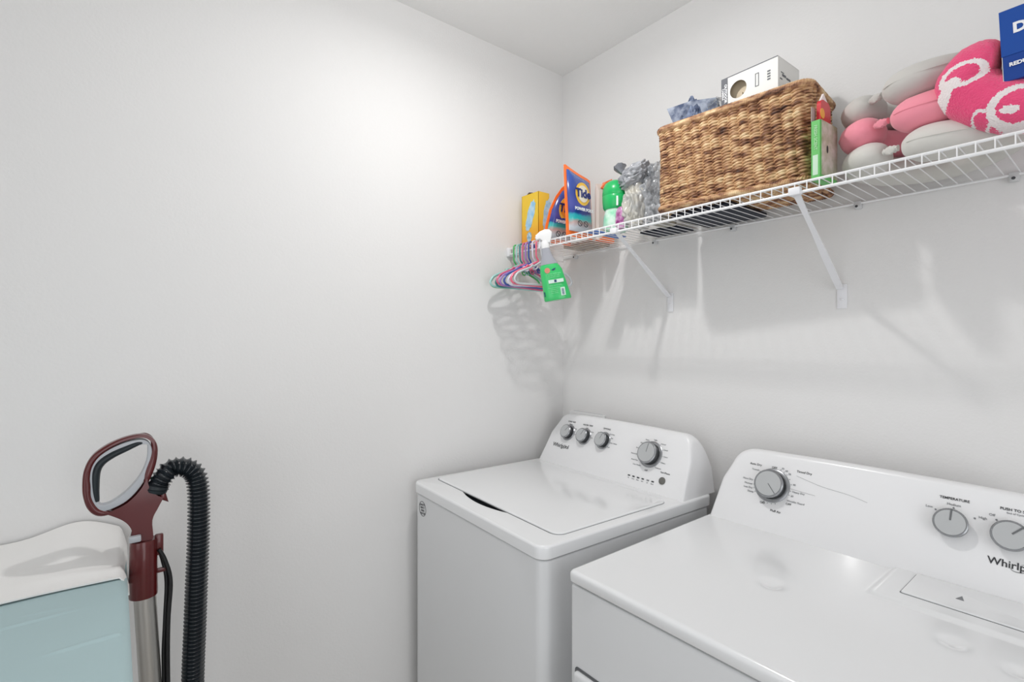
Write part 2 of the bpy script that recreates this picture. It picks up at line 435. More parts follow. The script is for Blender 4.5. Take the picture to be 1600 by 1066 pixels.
# round sticker on the washer's front
bm = bmesh.new(); f = basis((0.126, WYF+0.0055, 0.838), (1, 0, 0), (0, 0, 1))
plate_into(bm, [circ(0, 0, 0.0245, 40), circ(0, 0, 0.0232, 40)[::-1]], 0.0003, 0, f)
for i, s in enumerate(('QUALITY', 'DIRECT', 'DRIVE', 'MOTOR')): text_into(bm, s, 0.0095, f @ Matrix.Rotation(0.12, 4, 'Z') @ Matrix.Translation((0, 0.013-0.0095*i, 0)))
link('round_sticker', bm, M['print_dark'], washer, smooth=0)
for x, y in ((a, b) for a in (WX0+0.05, WX1-0.05) for b in (WYF+0.06, WYB-0.06)):
        bm = bmesh.new(); lathe(bm, [(0.02, 0), (0.02, 0.012), (0.008, 0.014), (0.008, 0.03)], Matrix.Translation((x, y, 0)), 16); link('foot', bm, M['seam'], washer)

# ---- dryer
DX0, DX1, DYF, DYB, DZ = 0.822, 1.560, -0.785, -0.060, 0.900
dryer = thing('clothes_dryer', 'white clothes dryer with dented glossy top standing beside the washing machine', 'clothes dryer', (1.19, -0.42, 0))
bm = bmesh.new(); slab(bm, DX0+0.001, DX1-0.001, DYF+0.004, DYB, 0.02, 0.868, 0.010, 0.006)
dcab = link('cabinet', bm, M['enamel_front'], dryer)
bm = bmesh.new(); slab(bm, DX0+0.008, DX1-0.008, DYF+0.012, DYB, 0.866, 0.875, 0.012, 0.001); link('seam', bm, M['seam'], dryer)
# deck: grid top with dents and rolled rim
dents = ((1.128, -0.505, 0.017, 0.0065), (1.405, -0.475, 0.015, 0.0062), (1.485, -0.495, 0.014, 0.005))
def deck_z(x, y):
    z = DZ
    for cx, cy, s, d in dents:
        q = ((x-cx)**2+(y-cy)**2)/(s*s); z -= d*math.exp(-q)
    # low raised panel around the lint door
    def sm(a, b, t): t = max(0, min(1, (t-a)/(b-a))); return t*t*(3-2*t)
    z += 0.0055*sm(1.258, 1.270, x)*sm(-0.402, -0.390, y)
    return z
bm = bmesh.new()
NX, NY = 200, 170; e = 0.009
ring = lambda ins, z: [Vector((x, y, z)) for x, y in rrect(DX0+ins, DX1-ins, DYF+ins, DYB-ins, 0.010, 6)]
loft(bm, [ring(0.003, 0.8735), ring(0.0, 0.877), ring(0, DZ-e)] + [ring(e*(1-math.cos(a)), DZ-e+e*math.sin(a)) for a in (0.4, 0.8, 1.15, PI/2)], cap0=True, cap1=False)
ge = DX0+e, DX1-e, DYF+e, DYB-e
rows = []
for j in range(NY+1):
    row = []
    for i in range(NX+1):
        x = ge[0]+(ge[1]-ge[0])*i/NX; y = ge[2]+(ge[3]-ge[2])*j/NY
        row.append(bm.verts.new((x, y, deck_z(x, y))))
    rows.append(row)
for j in range(NY):
    for i in range(NX): bm.faces.new((rows[j][i], rows[j][i+1], rows[j+1][i+1], rows[j+1][i]))
dtop = link('top_deck', bm, M['enamel'], dryer, smooth=60)
bm = bmesh.new(); slab(bm, 1.306, 1.546, -0.356, -0.238, DZ+0.003, DZ+0.0085, 0.004, 0.0015); ld = link('lint_door', bm, M['enamel'], dtop)
bm = bmesh.new(); slab(bm, 1.3042, 1.548, -0.3578, -0.237, DZ+0.003, DZ+0.0060, 0.004, 0.0003); link('lint_gap_shade', bm, M['pointer'], dtop)  # grey slab puts the groove's shadow line round the lint door into colour
bm = bmesh.new(); plate_into(bm, [[(-0.006, -0.010), (0.006, -0.010), (0.0, 0.010)]], 0.0004, 0, basis((1.386, -0.300, DZ+0.0088), (1, 0, 0), (0, 1, 0))); link('arrow_mark', bm, M['print'], ld)
DC = dict(yb=-0.232, z0=DZ, yt=-0.148, z1=1.090)
bm = console_mesh(0.832, 1.550, 0.866, 1.516, DC['yb'], DC['z0'], DC['yt'], DC['z1'], 0.055, -0.062, 0.32)
dcon = link('control_console', bm, M['console'], dryer, smooth=50)
def df(x, z, lift=0.0005):
    s = (z-DC['z0'])/(DC['z1']-DC['z0'])*math.hypot(DC['z1']-DC['z0'], DC['yt']-DC['yb'])
    return face_frame(x, DC['yb'], DC['z0'], DC['yt'], DC['z1'], s, lift)
knob(dcon, df(0.985, 1.010), 0.037, 138, 0.026, style='thin')
knob(dcon, df(1.352, 1.012), 0.029, 2, 0.022, skirt=False, style='thick')
knob(dcon, df(1.441, 1.012), 0.029, 42, 0.022, skirt=False, style='thick')
bm = bmesh.new(); f = df(0.985, 1.010)
text_into(bm, 'Auto Dry', 0.0082, f @ Matrix.Translation((-0.052, 0.048, 0.0004)), mi=1)
text_into(bm, 'Timed Dry', 0.0082, f @ Matrix.Translation((0.072, 0.050, 0.0004)), mi=1)
text_into(bm, 'Fluff Air', 0.0082, f @ Matrix.Translation((0.020, -0.064, 0.0004)), mi=1)
text_into(bm, 'OFF', 0.0078, f @ Matrix.Translation((-0.002, 0.048, 0.0004)), mi=1)
text_into(bm, 'OFF', 0.0078, f @ Matrix.Translation((-0.016, -0.050, 0.0004)), mi=1)
text_into(bm, 'OFF', 0.0078, f @ Matrix.Translation((0.048, -0.038, 0.0004)), mi=1)
arc_text(bm, f, 0, 0, 0.052, ((-50, 'Towels'), (-85, 'More Dry'), (-98, 'Normal'), (-110, 'Less Dry'), (-122, 'Damp'), (18, '70'), (30, '60'), (42, '50'), (75, '40'), (95, 'Heavy Dry'), (108, '30'), (125, 'Wrinkle Guard')), 0.0068)
ticks(bm, f, 0, 0, 0.0465, 0.0490, (18, 30, 42, 58, 75, 95, 108, 160, 172, 184, 196, -85, -98, -110, -122, -50), 0.0014)
link('dial_lettering', bm, [M['print'], M['print_dark']], dcon, smooth=0); bm = bmesh.new()
f = df(1.352, 1.012)
text_into(bm, 'TEMPERATURE', 0.0074, f @ Matrix.Translation((0.0, 0.053, 0.0004)), mi=1, bold=0.0001)
for tx, ty, s in ((0.0, 0.041, 'Medium'), (-0.040, 0.028, 'Low'), (0.046, 0.026, 'High')): text_into(bm, s, 0.0070, f @ Matrix.Translation((tx, ty, 0.0004)))
for tx, ty in ((0.0, 0.0345), (-0.029, 0.024), (0.034, 0.022)): lathe(bm, [(0.0018, 0), (0.0018, 0.0006)], f @ Matrix.Translation((tx, ty, 0)), 12)
link('temperature_lettering', bm, [M['print'], M['print_dark']], dcon, smooth=0); bm = bmesh.new()
f = df(1.441, 1.012)
text_into(bm, 'PUSH TO START', 0.0074, f @ Matrix.Translation((0.008, 0.053, 0.0004)), mi=1, bold=0.0001)
text_into(bm, 'End of Cycle Signal', 0.0050, f @ Matrix.Translation((0.010, 0.046, 0.0004)))
text_into(bm, 'Off', 0.0070, f @ Matrix.Translation((-0.030, 0.036, 0.0004))); text_into(bm, 'On', 0.0070, f @ Matrix.Translation((0.036, 0.034, 0.0004)))
lathe(bm, [(0.0018, 0), (0.0018, 0.0006)], f @ Matrix.Translation((-0.023, 0.028, 0)), 12)
link('end_signal_lettering', bm, [M['print'], M['print_dark']], dcon, smooth=0)
bm = bmesh.new(); f = df(1.449, 0.964); text_into(bm, 'Whirlpool', 0.0190, f, depth=0.0003, bold=0.00025); swoosh(bm, f, 0.009, -0.002, 0.0165)
link('logo', bm, M['print_dark'], dcon, smooth=0)
# scratches on the console
bm = bmesh.new()
for P in ([(1.04, 1.045), (1.10, 1.032), (1.16, 1.026), (1.20, 1.018)], [(1.03, 1.012), (1.09, 1.008)]):
    tube(bm, crom([df(x, z) @ Vector((0, 0, 0)) for x, z in P], 4), 0.0003, 4)
link('scratches', bm, M['print'], dcon)
# door with handle hollow
bm = bmesh.new(); bx(bm, 0.845, 1.535, DYF-0.012, DYF+0.006, 0.12, 0.694, 0.008, 3); door = link('door', bm, M['enamel_front'], dryer)
bpy.context.view_layer.update()
bmc = bmesh.new(); loft(bmc, [[Vector((x, y, z)) for x, z in rrect(0.838, 0.925, 0.52, 0.708, 0.02)] for y in (DYF-0.03, DYF+0.003)])
bm_ = bmesh.new(); plate = rrect(0.856, 0.925, 0.50, 0.683, 0.014)
loft(bm_, [[Vector((x, y, z)) for x, z in plate] for y in (DYF-0.016, DYF-0.010)]); bmc.free()
link('handle_pad', bm_, M['console'], door)
link('door_gap', newbox(0.841, 1.539, DYF-0.001, DYF+0.007, 0.116, 0.6975, 0.006), M['pointer'], dryer)

# ------------------------------------------------------------------ wire shelf
SZ, SF = 1.766, -0.310
shelf = thing('wire_shelf', 'white wire shelf on the back wall above the washer and dryer', 'shelf', (0, 0, SZ))
SXR = XR-0.02
def rod(p0, p1, r, seg=8):
    bm = bmesh.new(); tube(bm, [p0, p1], r, seg); return bm
LIP = 0.0225
link('front_rail', rod((0.012, SF, SZ), (SXR, SF, SZ), 0.0032), M['wire'], shelf)
link('front_rail', rod((0.012, SF-0.001, SZ-LIP), (SXR, SF-0.001, SZ-LIP), 0.0036), M['wire'], shelf)
link('back_rail', rod((0.012, -0.010, SZ-0.003), (SXR, -0.010, SZ-0.003), 0.0032), M['wire'], shelf)
bm = bmesh.new(); x = 0.02
while x < SXR:
    tube(bm, [(x, -0.008, SZ+0.001), (x, SF-0.001, SZ+0.001), (x, SF-0.003, SZ-0.002), (x, SF-0.003, SZ-LIP-0.002)], 0.00125, 6); x += 0.0262
link('deck_wires', bm, M['wire'], shelf)
for bxp, wz in ((0.560, 1.555), (1.100, 1.540), (2.05, 1.540)):
    bm = bmesh.new()
    # flat diagonal strap, twisted to the wall plate
    top = Vector((bxp-0.006, SF-0.006, SZ-0.012)); bot = Vector((bxp-0.014, -0.006, wz))
    P = [top.lerp(bot, k/8) for k in range(9)]
    wv = Vector((1, 0, 0)); d = (bot-top).normalized(); th = wv.cross(d)
    loops = []
    for k, p in enumerate(P):
        w = 0.0085-0.003*math.sin(PI*min(1, k/5)); 
        tt = 0.0022
        loops.append([p+wv*w+th*tt, p-wv*w+th*tt, p-wv*w-th*tt, p+wv*w-th*tt])
    loft(bm, loops)
    bx(bm, bxp-0.022, bxp+0.002, -0.004, -0.0005, wz-0.055, wz+0.012, 0.001)
    bx(bm, bxp-0.018, bxp+0.008, SF-0.011, SF+0.004, SZ-LIP-0.006, SZ-LIP+0.012, 0.002)
    b = link('bracket', bm, M['bracket'], shelf)
    bm = bmesh.new(); lathe(bm, [(0.004, 0.0), (0.004, 0.002), (0.002, 0.003)], basis((bxp-0.010, -0.004, wz-0.03), (1, 0, 0), (0, 0, 1)), 14); link('screw', bm, M['bracket'], b)
for cxp in (0.085, 0.489, 0.785, 1.129, 1.425, 1.78, 2.15):
    bm = bmesh.new(); bx(bm, cxp-0.009, cxp+0.009, -0.014, -0.0005, SZ-0.018, SZ+0.004, 0.003)
    lathe(bm, [(0.007, 0), (0.006, 0.006), (0.002, 0.008)], basis((cxp, -0.012, SZ-0.012), (1, 0, 0), (0, 0, 1)), 14)
    c = link('wall_clip', bm, M['clipm'], shelf)
    bm = bmesh.new(); lathe(bm, [(0.0035, 0), (0.003, 0.0015)], basis((cxp, -0.020, SZ-0.012), (1, 0, 0), (0, 0, 1)), 12); link('screw', bm, M['screw'], c)
bm = bmesh.new(); bx(bm, 0.0, 0.014, SF-0.008, SF+0.020, SZ-0.030, SZ+0.006, 0.003); bx(bm, 0.0, 0.010, SF+0.02, SF+0.05, SZ-0.02, SZ-0.004, 0.002)
eb = link('end_bracket', bm, M['bracket'], shelf)
bm = bmesh.new(); lathe(bm, [(0.004, 0), (0.003, 0.002)], basis((0.010, SF+0.035, SZ-0.012), (0, 1, 0), (0, 0, 1)), 12); link('screw', bm, M['screw'], eb)

# ------------------------------------------------------------------ things on the shelf
ST = SZ+0.0028     # top of the deck wires
# --- basket
def fiber_mat():
    m = bpy.data.materials.new('woven_seagrass'); m.use_nodes = True; nt = m.node_tree; p = nt.nodes['Principled BSDF']
    tc = nt.nodes.new('ShaderNodeTexCoord'); mp = nt.nodes.new('ShaderNodeMapping'); mp.inputs['Scale'].default_value = (1, 1, 3.0)
    n1 = nt.nodes.new('ShaderNodeTexNoise'); n1.inputs['Scale'].default_value = 24; n1.inputs['Detail'].default_value = 2; n1.inputs['Roughness'].default_value = 0.7
    r = nt.nodes.new('ShaderNodeValToRGB'); cr = r.color_ramp
    cr.elements[0].position = 0.28; cr.elements[0].color = (*rgb('432619'), 1)
    cr.elements[1].position = 0.68; cr.elements[1].color = (*rgb('EBCFA4'), 1)
    for pos, c in ((0.40, '8C5F43'), (0.49, 'BC916A'), (0.58, 'D3AC80')):
        q = cr.elements.new(pos); q.color = (*rgb(c), 1)
    n2 = nt.nodes.new('ShaderNodeTexNoise'); n2.inputs['Scale'].default_value = 420; n2.inputs['Detail'].default_value = 2
    b = nt.nodes.new('ShaderNodeBump'); b.inputs['Strength'].default_value = 0.5; b.inputs['Distance'].default_value = 0.001
    nt.links.new(tc.outputs['Object'], mp.inputs['Vector']); nt.links.new(mp.outputs[0], n1.inputs['Vector']); nt.links.new(n1.outputs['Fac'], r.inputs['Fac'])
    nt.links.new(r.outputs['Color'], p.inputs['Base Color']); nt.links.new(tc.outputs['Object'], n2.inputs['Vector'])
    nt.links.new(n2.outputs['Fac'], b.inputs['Height']); nt.links.new(b.outputs['Normal'], p.inputs['Normal'])
    p.inputs['Roughness'].default_value = 0.55
    return m
M['fiber'] = fiber_mat()
BZ0, BH = ST+0.0145, 0.245
BX0, BX1, BY0, BY1 = 0.681, 1.088, -0.258, -0.050
basket = thing('wicker_basket', 'brown woven wicker basket filled with boxes in the middle of the wire shelf', 'basket', ((BX0+BX1)/2, (BY0+BY1)/2, BZ0), math.radians(5.0))
def perim(x0, x1, y0, y1, r, step):
    base = rrect(x0, x1, y0, y1, r, 5); base.append(base[0]); P = []
    for a, b in zip(base, base[1:]):
        L = math.dist(a, b); n = max(1, int(L/step)) if L > 1e-6 else 0
        for k in range(n): P.append((a[0]+(b[0]-a[0])*k/n, a[1]+(b[1]-a[1])*k/n))
    s = [0]
    for a, b in zip(P, P[1:]): s.append(s[-1]+math.dist(a, b))
    tot = s[-1]+math.dist(P[-1], P[0]); nr = []
    for i in range(len(P)):
        a, b = P[i-1], P[(i+1) % len(P)]; d = Vector((b[0]-a[0], b[1]-a[1], 0)).normalized(); nr.append(Vector((d.y, -d.x, 0)))
    return P, s, tot, nr
bm = bmesh.new(); NR = 29
for r_ in range(NR):
    z = BZ0+0.009+(BH-0.020)*r_/(NR-1)
    fl = 0.003*r_/NR
    P, s, tot, nr = perim(BX0+0.006-fl, BX1-0.006+fl, BY0+0.006-fl, BY1-0.006+fl, 0.020, 0.0031)
    ns = 2*round(tot/0.0265/2); drift = r_*0.10+0.5*noise.noise(Vector((r_*0.7, 0, 0)))
    for ply in (0, 1):
        path = []; rad = []
        for i, (x, y) in enumerate(P):
            u = s[i]/tot*ns*PI + ply*PI + drift
            nz = noise.noise(Vector((x*25+ply*9, y*25, r_*3.1))); nz2 = noise.noise(Vector((x*60, y*60+ply*5, r_*1.7)))
            path.append(Vector((x, y, z)) + nr[i]*(0.0058*math.sin(u)+0.0007*nz2) + Vector((0, 0, -math.cos(u)*0.0021+0.0011*nz)))
            rad.append(0.0031+0.0008*abs(math.sin(u))+0.0006*nz)
        tube(bm, path, rad, 6, closed=True)
# stakes
P, s, tot, nr = perim(BX0+0.006, BX1-0.006, BY0+0.006, BY1-0.006, 0.022, 0.0195)
for (x, y) in P: tube(bm, [(x, y, BZ0+0.006), (x, y, BZ0+BH-0.004)], 0.0028, 5)
link('woven_side', bm, M['fiber'], basket, smooth=60)
def braid(z, R, amp, turns, grow=0.0):
    bm = bmesh.new(); P, s, tot, nr = perim(BX0+0.002-grow, BX1-0.002+grow, BY0+0.002-grow, BY1-0.002+grow, 0.024, 0.0012)
    for k in range(2):
        path = []
        for i, (x, y) in enumerate(P):
            a = s[i]/tot*2*PI*turns + k*PI
            path.append(Vector((x, y, z))+nr[i]*math.cos(a)*amp+Vector((0, 0, math.sin(a)*amp)))
        tube(bm, path, R, 6, closed=True)
    return bm
link('rim', braid(BZ0+BH, 0.0046, 0.0066, 110, 0.003), M['fiber'], basket, smooth=60)
link('base_braid', braid(BZ0+0.0105, 0.0042, 0.0050, 100, 0.002), M['fiber'], basket, smooth=60)
bm = bmesh.new(); n = 22
for j in range(n):
    y = BY0+0.012+(BY1-BY0-0.024)*j/(n-1); path = []
    for i in range(160):
        x = BX0+0.008+(BX1-BX0-0.016)*i/159
        path.append((x, y, BZ0+0.0085+0.0026*math.sin(x/0.0195*PI+PI*(j % 2))))
    tube(bm, path, 0.0052, 6)
link('woven_bottom', bm, M['fiber'], basket, smooth=60)

# --- white carton with round window standing in the basket
ct = thing('cardboard_box', 'white cardboard box with a round cut-out window sticking up out of the basket', 'box', (0.94, -0.18, BZ0+0.014), math.radians(-1.5))
x0, x1, y0, y1, z0, z1 = 0.868, 1.022, -0.228, -0.110, BZ0+0.018, 2.128
bm = bmesh.new()
f = basis(((x0+x1)/2, y0, (z0+z1)/2), (1, 0, 0), (0, 0, 1)); W, H = (x1-x0)/2, (z1-z0)/2
hz = 2.084-(z0+z1)/2; hx = 0.910-(x0+x1)/2
plate_into(bm, [[(-W, -H), (W, -H), (W, H), (-W, H)], circ(hx+0.006, hz, 0.0235, 36)[::-1]], 0.0006, 0, f)
t_ = 0.0012
bx(bm, x1-t_, x1, y0, y1, z0, z1); bx(bm, x0, x0+t_, y0, y1, z0, z1); bx(bm, x0, x1, y1-t_, y1, z0, z1); bx(bm, x0, x1, y0, y1, z1-t_, z1); bx(bm, x0, x1, y0, y1, z0, z0+t_)
link('carton', bm, M['card_white'], ct, smooth=0)
bm = bmesh.new(); bx(bm, x0-0.0004, x0+0.018, y0-0.0012, y0+0.0003-0.0008, z0, z1)
bx(bm, x0-0.0008, x0-0.0002, y0-0.001, y1, z0, z1); bx(bm, x0, x1, y0-0.0011, y0-0.0006, z1-0.002, z1+0.0004)
link('dark_band', bm, M['card_grey'], ct, smooth=0)
bm = bmesh.new(); bx(bm, x0+0.002, x1-0.002, y0+0.020, y0+0.022, z0+0.002, z1-0.002)
bx(bm, 0.915, 0.921, y0+0.012, y0+0.020, 2.02, 2.078); link('card_insert', bm, M['card_brown'], ct, smooth=0)
bm = bmesh.new()
fz = basis((x0+0.009, y0-0.0014, 2.085), (0, 0, -1), (1, 0, 0))
text_into(bm, 'OUTDOOR', 0.010, fz @ Matrix.Translation((0, 0.003, 0)), bold=0.0003); text_into(bm, 'CAMERA', 0.008, fz @ Matrix.Translation((0, -0.005, 0)), bold=0.0002)
link('band_lettering', bm, M['white_ink'], ct, smooth=0)
bm = bmesh.new(); f = basis((0.968, y0-0.0010, 2.088), (1, 0, 0), (0, 0, 1))
plate_into(bm, [[(-0.005, -0.0175), (0.005, -0.0175), (0.005, 0.0175), (-0.005, 0.0175)], [(-0.0033, -0.0158), (-0.0033, 0.0158), (0.0033, 0.0158), (0.0033, -0.0158)]], 0.0003, 0, f)
link('label_frame', bm, M['card_grey'], ct, smooth=0); bm = bmesh.new()
for k in range(4): bx(bm, 0.995, 1.003, y0-0.0012, y0-0.0006, 2.075+0.007*k, 2.079+0.007*k)
link('front_print', bm, M['card_grey'], ct, smooth=0); bm = bmesh.new()
fy = basis((x1+0.0006, -0.190, 2.098), (0, 1, 0), (0, 0, 1))
for k, (yy, ww, hh) in enumerate(((-0.212, 0.012, 0.003), (-0.196, 0.020, 0.006), (-0.172, 0.022, 0.005), (-0.205, 0.016, 0.002))): bx(bm, x1-0.0001, x1+0.0006, yy-ww/2, yy+ww/2, 2.072+0.006*(k % 2)+0.004*k, 2.072+0.006*(k % 2)+0.004*k+hh)
link('side_print', bm, M['card_grey'], ct, smooth=0)

# crumpled sheet helper: noisy blob
def blob(cx, cy, cz, rx, ry, rz, amp, freq, seed, sub=6, sq=1.0, bend=None, zmin=None):
    bm = bmesh.new(); bmesh.ops.create_icosphere(bm, subdivisions=sub, radius=1.0)
    for v in bm.verts:
        d = v.co.normalized()
        def se(t): return math.copysign(abs(t)**sq, t)
        p = Vector((se(d.x), se(d.y), se(d.z)))
        q = d*freq+Vector((seed*3.7, seed*1.3, seed))
        n = noise.noise(q)*0.6+abs(noise.noise(q*1.9))*0.8+abs(noise.noise(q*4.3))*0.07-0.30
        p = p*(1+amp*n)
        v.co = Vector((cx+p.x*rx, cy+p.y*ry, cz+p.z*rz))
        if bend: v.co = bend(v.co)
        if zmin is not None and v.co.z < zmin: v.co.z = zmin+0.0001*(v.co.x-cx)
    return bm
M['navy_plastic'] = mat('navy_plastic_film', '4A5672', 0.15, coat=0.5, mottled=('AEB6C6', 40))
M['clear_film'] = mat('clear_film', 'E6EAEC', 0.08, trans=0.75, alpha=0.55, ior=1.2)
nb = thing('packaged_garment', 'navy item in clear plastic wrap poking out of the basket top', 'packaged item', (0.75, -0.17, BZ0+0.014))
link('wrapped_cloth', blob(0.755, -0.185, 1.965, 0.040, 0.038, 0.165, 0.28, 2.2, 5, 5, 0.8), mat('navy_cloth', '2A3856', 0.5, mottled=('8C99B4', 45)), nb, smooth=25)
bm = bmesh.new()   # pointed folded corner of the wrap
for a, b, c, d in (((0.688, -0.225, 2.112), (0.760, -0.21, 2.115), (0.765, -0.19, 2.045), (0.712, -0.215, 2.045)), ((0.760, -0.21, 2.115), (0.835, -0.2, 2.10), (0.84, -0.19, 2.045), (0.765, -0.19, 2.045))):
    vs = [Vector(p) for p in (a, b, c, d)]; off = Vector((0, 0.014, 0)); lo = [vs, [v+off for v in vs]]
    loft(bm, lo)
link('plastic_wrap', bm, M['navy_plastic'], nb, smooth=0)
bm = blob(0.835, -0.17, 2.075, 0.04, 0.05, 0.028, 0.5, 3.0, 9, 4); link('loose_wrap', bm, M['clear_film'], nb, smooth=0)

# --- folded navy bag lying under/behind the basket
bm = bmesh.new(); bx(bm, 0.705, 0.900, -0.235, -0.022, ST+0.0002, ST+0.0135, 0.005, 3)
M['navy_flat'] = mat('navy_fabric', '141C2C', 0.6, bump=(80, 0.3, 0.003))
o = link('folded_garment', bm, M['navy_flat'])
props(o, 'flat navy folded cloth lying on the shelf wires beneath the basket', 'folded cloth')

# --- green and white slim box right of the basket
M['green_card'] = mat('green_card', '6CC06A', 0.45)
M['pinkwhite'] = mat('pale_photo_card', 'D9CFC8', 0.45, mottled=('A7A78A', 35))
gb = thing('slim_carton', 'slim green and white open carton squeezed between basket and neck pillows', 'box', (1.135, -0.255, ST), math.radians(-3))
x0, x1, y0, y1, z0, z1 = 1.123, 1.143, -0.292, -0.205, ST, ST+0.138
bm = bmesh.new(); bx(bm, x0, x0+0.001, y0, y1, z0, z1); bx(bm, x1-0.001, x1, y0, y1, z0, z1); bx(bm, x0, x1, y1-0.001, y1, z0, z1); bx(bm, x0, x1, y0, y0+0.001, z0, z1); bx(bm, x0, x1, y0, y1, z0, z0+0.001)
link('carton', bm, M['green_card'], gb, smooth=0)
link('printed_side', newbox(x1, x1+0.0008, y0+0.006, y1, z0+0.012, z1), M['pinkwhite'], gb, smooth=0)
bm = bmesh.new(); bx(bm, x0+0.004, x1-0.005, y0-0.0006, y0, z0+0.012, z0+0.058, 0.0)
link('spine_label', bm, mat('pale_green_label', 'C9E4CC', 0.5), gb, smooth=0)
bm = bmesh.new(); fz = basis(((x0+x1)/2, y0-0.0008, z0+0.098), (0, 0, -1), (1, 0, 0)); text_into(bm, 'FRESH SCENT', 0.0095, fz, bold=0.0002); link('spine_lettering', bm, mat('pale_green_ink', 'B4E2B0', 0.5), gb, smooth=0)
bm = bmesh.new(); plate_into(bm, [circ(0, 0, 0.004, 20, 0.009)], 0.0004, 0, basis((x1+0.001, -0.258, z0+0.075), (0, 1, 0), (0, 0, 1))); link('dark_spot', bm, M['print_dark'], gb)
link('open_flap', newbox(x0, x0+0.001, y0, y0+0.02, z1, z1+0.035), mat('grey_flap', 'B5ABA6', 0.6), gb, smooth=0)
rt = thing('red_packet', 'red and yellow packet standing up inside the slim green carton', 'packet', (1.133, -0.25, ST+0.005))
bm = bmesh.new(); P = rrect(-0.03, 0.022, -0.17+0.0, 0.022, 0.018)
loft(bm, [[Vector((xx, -0.250+a, ST+0.172+b)) for a, b in rrect(-0.028, 0.030, -0.165, 0.020, 0.016)] for xx in (1.128, 1.137)])
link('packet_body', bm, mat('red_packet', 'C81E2A', 0.35), rt)
bm = bmesh.new(); plate_into(bm, [circ(0, 0, 0.012, 24)], 0.0005, 0, basis((1.1376, -0.270, ST+0.158), (0, 1, 0), (0, 0, 1))); link('yellow_spot', bm, mat('yellow_print', 'E9A23A', 0.5), rt)
bm = bmesh.new(); plate_into(bm, [[(-0.022, 0.0), (0.0, 0.026), (0.03, 0.006)]], 0.002, 0, basis((1.131, -0.250, ST+0.186), (0, 1, 0), (0, 0, 1))); link('white_tip', bm, mat('pinkish_white', 'EADFDD', 0.5), rt)

# --- neck pillows: nearly closed rings open toward the room, ends clasped
def neck_pillow(name, label, zc, m, cx=1.305, cy=-0.165, a=0.108, b=0.098, rr=0.044, gap=-112, gw=9, sq=0.80, tilt=0.0, seed=0, lobe=1.12):
    t = thing(name, label, 'neck pillow', (cx, cy, zc-rr*sq), 0, 'neck pillows stacked beside the basket')
    bm = bmesh.new(); n = 120; path = []; rad = []
    for k in range(n+1):
        u = k/n; ang = math.radians(gap+gw+(360-2*gw)*u)
        e_ = min(u, 1-u); CP = 0.055
        cap = math.sqrt(max(0, 1-(max(0, CP-e_)/CP)**2)) if e_ < CP else 1.0
        r = rr*(0.92+(lobe-0.92)*math.exp(-((e_-0.10)/0.10)**2))*max(cap, 0.05)
        path.append(Vector((cx+a*math.cos(ang), cy+b*math.sin(ang), zc+0.004*math.sin(ang*2+seed)))); rad.append(r)
    rows = tube(bm, path, rad, 28, flat=(Vector((0, 0, 1)), sq))
    # puckers along the outer seam
    for i, row in enumerate(rows):
        for k, v in enumerate(row):
            d = v.co-path[i]
            q = noise.noise(Vector((v.co.x*22+seed, v.co.y*22, v.co.z*30)))
            if d.length > 1e-5: v.co += d.normalized()*0.0022*q*min(1, rad[i]/rr)
    if tilt: bmesh.ops.rotate(bm, verts=bm.verts, cent=Vector((cx, cy, zc)), matrix=Matrix.Rotation(tilt, 3, 'Y'))
    body = link('pillow_body', bm, m, t, smooth=70)
    # seam piping on the outside
    bm = bmesh.new(); P = []
    for k in range(3, n-2):
        ang = math.radians(gap+gw+(360-2*gw)*k/n); r = rad[k]
        P.append(Vector((cx+(a+r*1.005)*math.cos(ang), cy+(b+r*1.005)*math.sin(ang), zc+0.004*math.sin(ang*2+seed)+0.001)))
    tube(bm, P, 0.0009, 5)
    if tilt: bmesh.ops.rotate(bm, verts=bm.verts, cent=Vector((cx, cy, zc)), matrix=Matrix.Rotation(tilt, 3, 'Y'))
    link('seam', bm, m, t)
    # clasp tab bridging the ends
    ang = math.radians(gap); c = Vector((cx+a*math.cos(ang), cy+b*math.sin(ang), zc))
    tx = Vector((-math.sin(ang)*a, math.cos(ang)*b, 0)).normalized(); ou = Vector((tx.y, -tx.x, 0))
    bm = bmesh.new(); n2 = 14; lo = []
    for k in range(n2+1):
        u = k/n2-0.5; w = 0.0085-0.003*abs(u)*2+0.0010*math.sin(k*1.9)
        p = c+tx*u*0.030+ou*(0.006+0.003*(1-abs(2*u))+0.0006*math.sin(k*2.3))
        lo.append([p+Vector((0, 0, w))+ou*0.003, p+ou*0.007, p+Vector((0, 0, -w))+ou*0.003, p+Vector((0, 0, -w))-ou*0.003, p-ou*0.004, p+Vector((0, 0, w))-ou*0.003])
    loft(bm, lo)
    if tilt: bmesh.ops.rotate(bm, verts=bm.verts, cent=Vector((cx, cy, zc)), matrix=Matrix.Rotation(tilt, 3, 'Y'))
    link('clasp_tab', bm, m, t, smooth=60)
    return t
neck_pillow('neck_pillow', 'pale grey neck pillow at the bottom of the stack, resting on the wires', ST+0.037, M['gr_pillow2'], rr=0.0405, a=0.119, b=0.100, cx=1.312, cy=-0.158, gap=-112, seed=1)
neck_pillow('neck_pillow', 'pink neck pillow sandwiched between two grey ones', ST+0.037+0.067, M['pk_pillow'], rr=0.0405, a=0.119, b=0.096, cx=1.305, cy=-0.158, gap=-118, seed=2, tilt=math.radians(-1))
neck_pillow('neck_pillow', 'dove grey neck pillow on top of the pink one', ST+0.037+0.133, M['gr_pillow'], rr=0.0400, a=0.113, b=0.094, cx=1.300, cy=-0.150, gap=-125, seed=3, tilt=math.radians(-2))

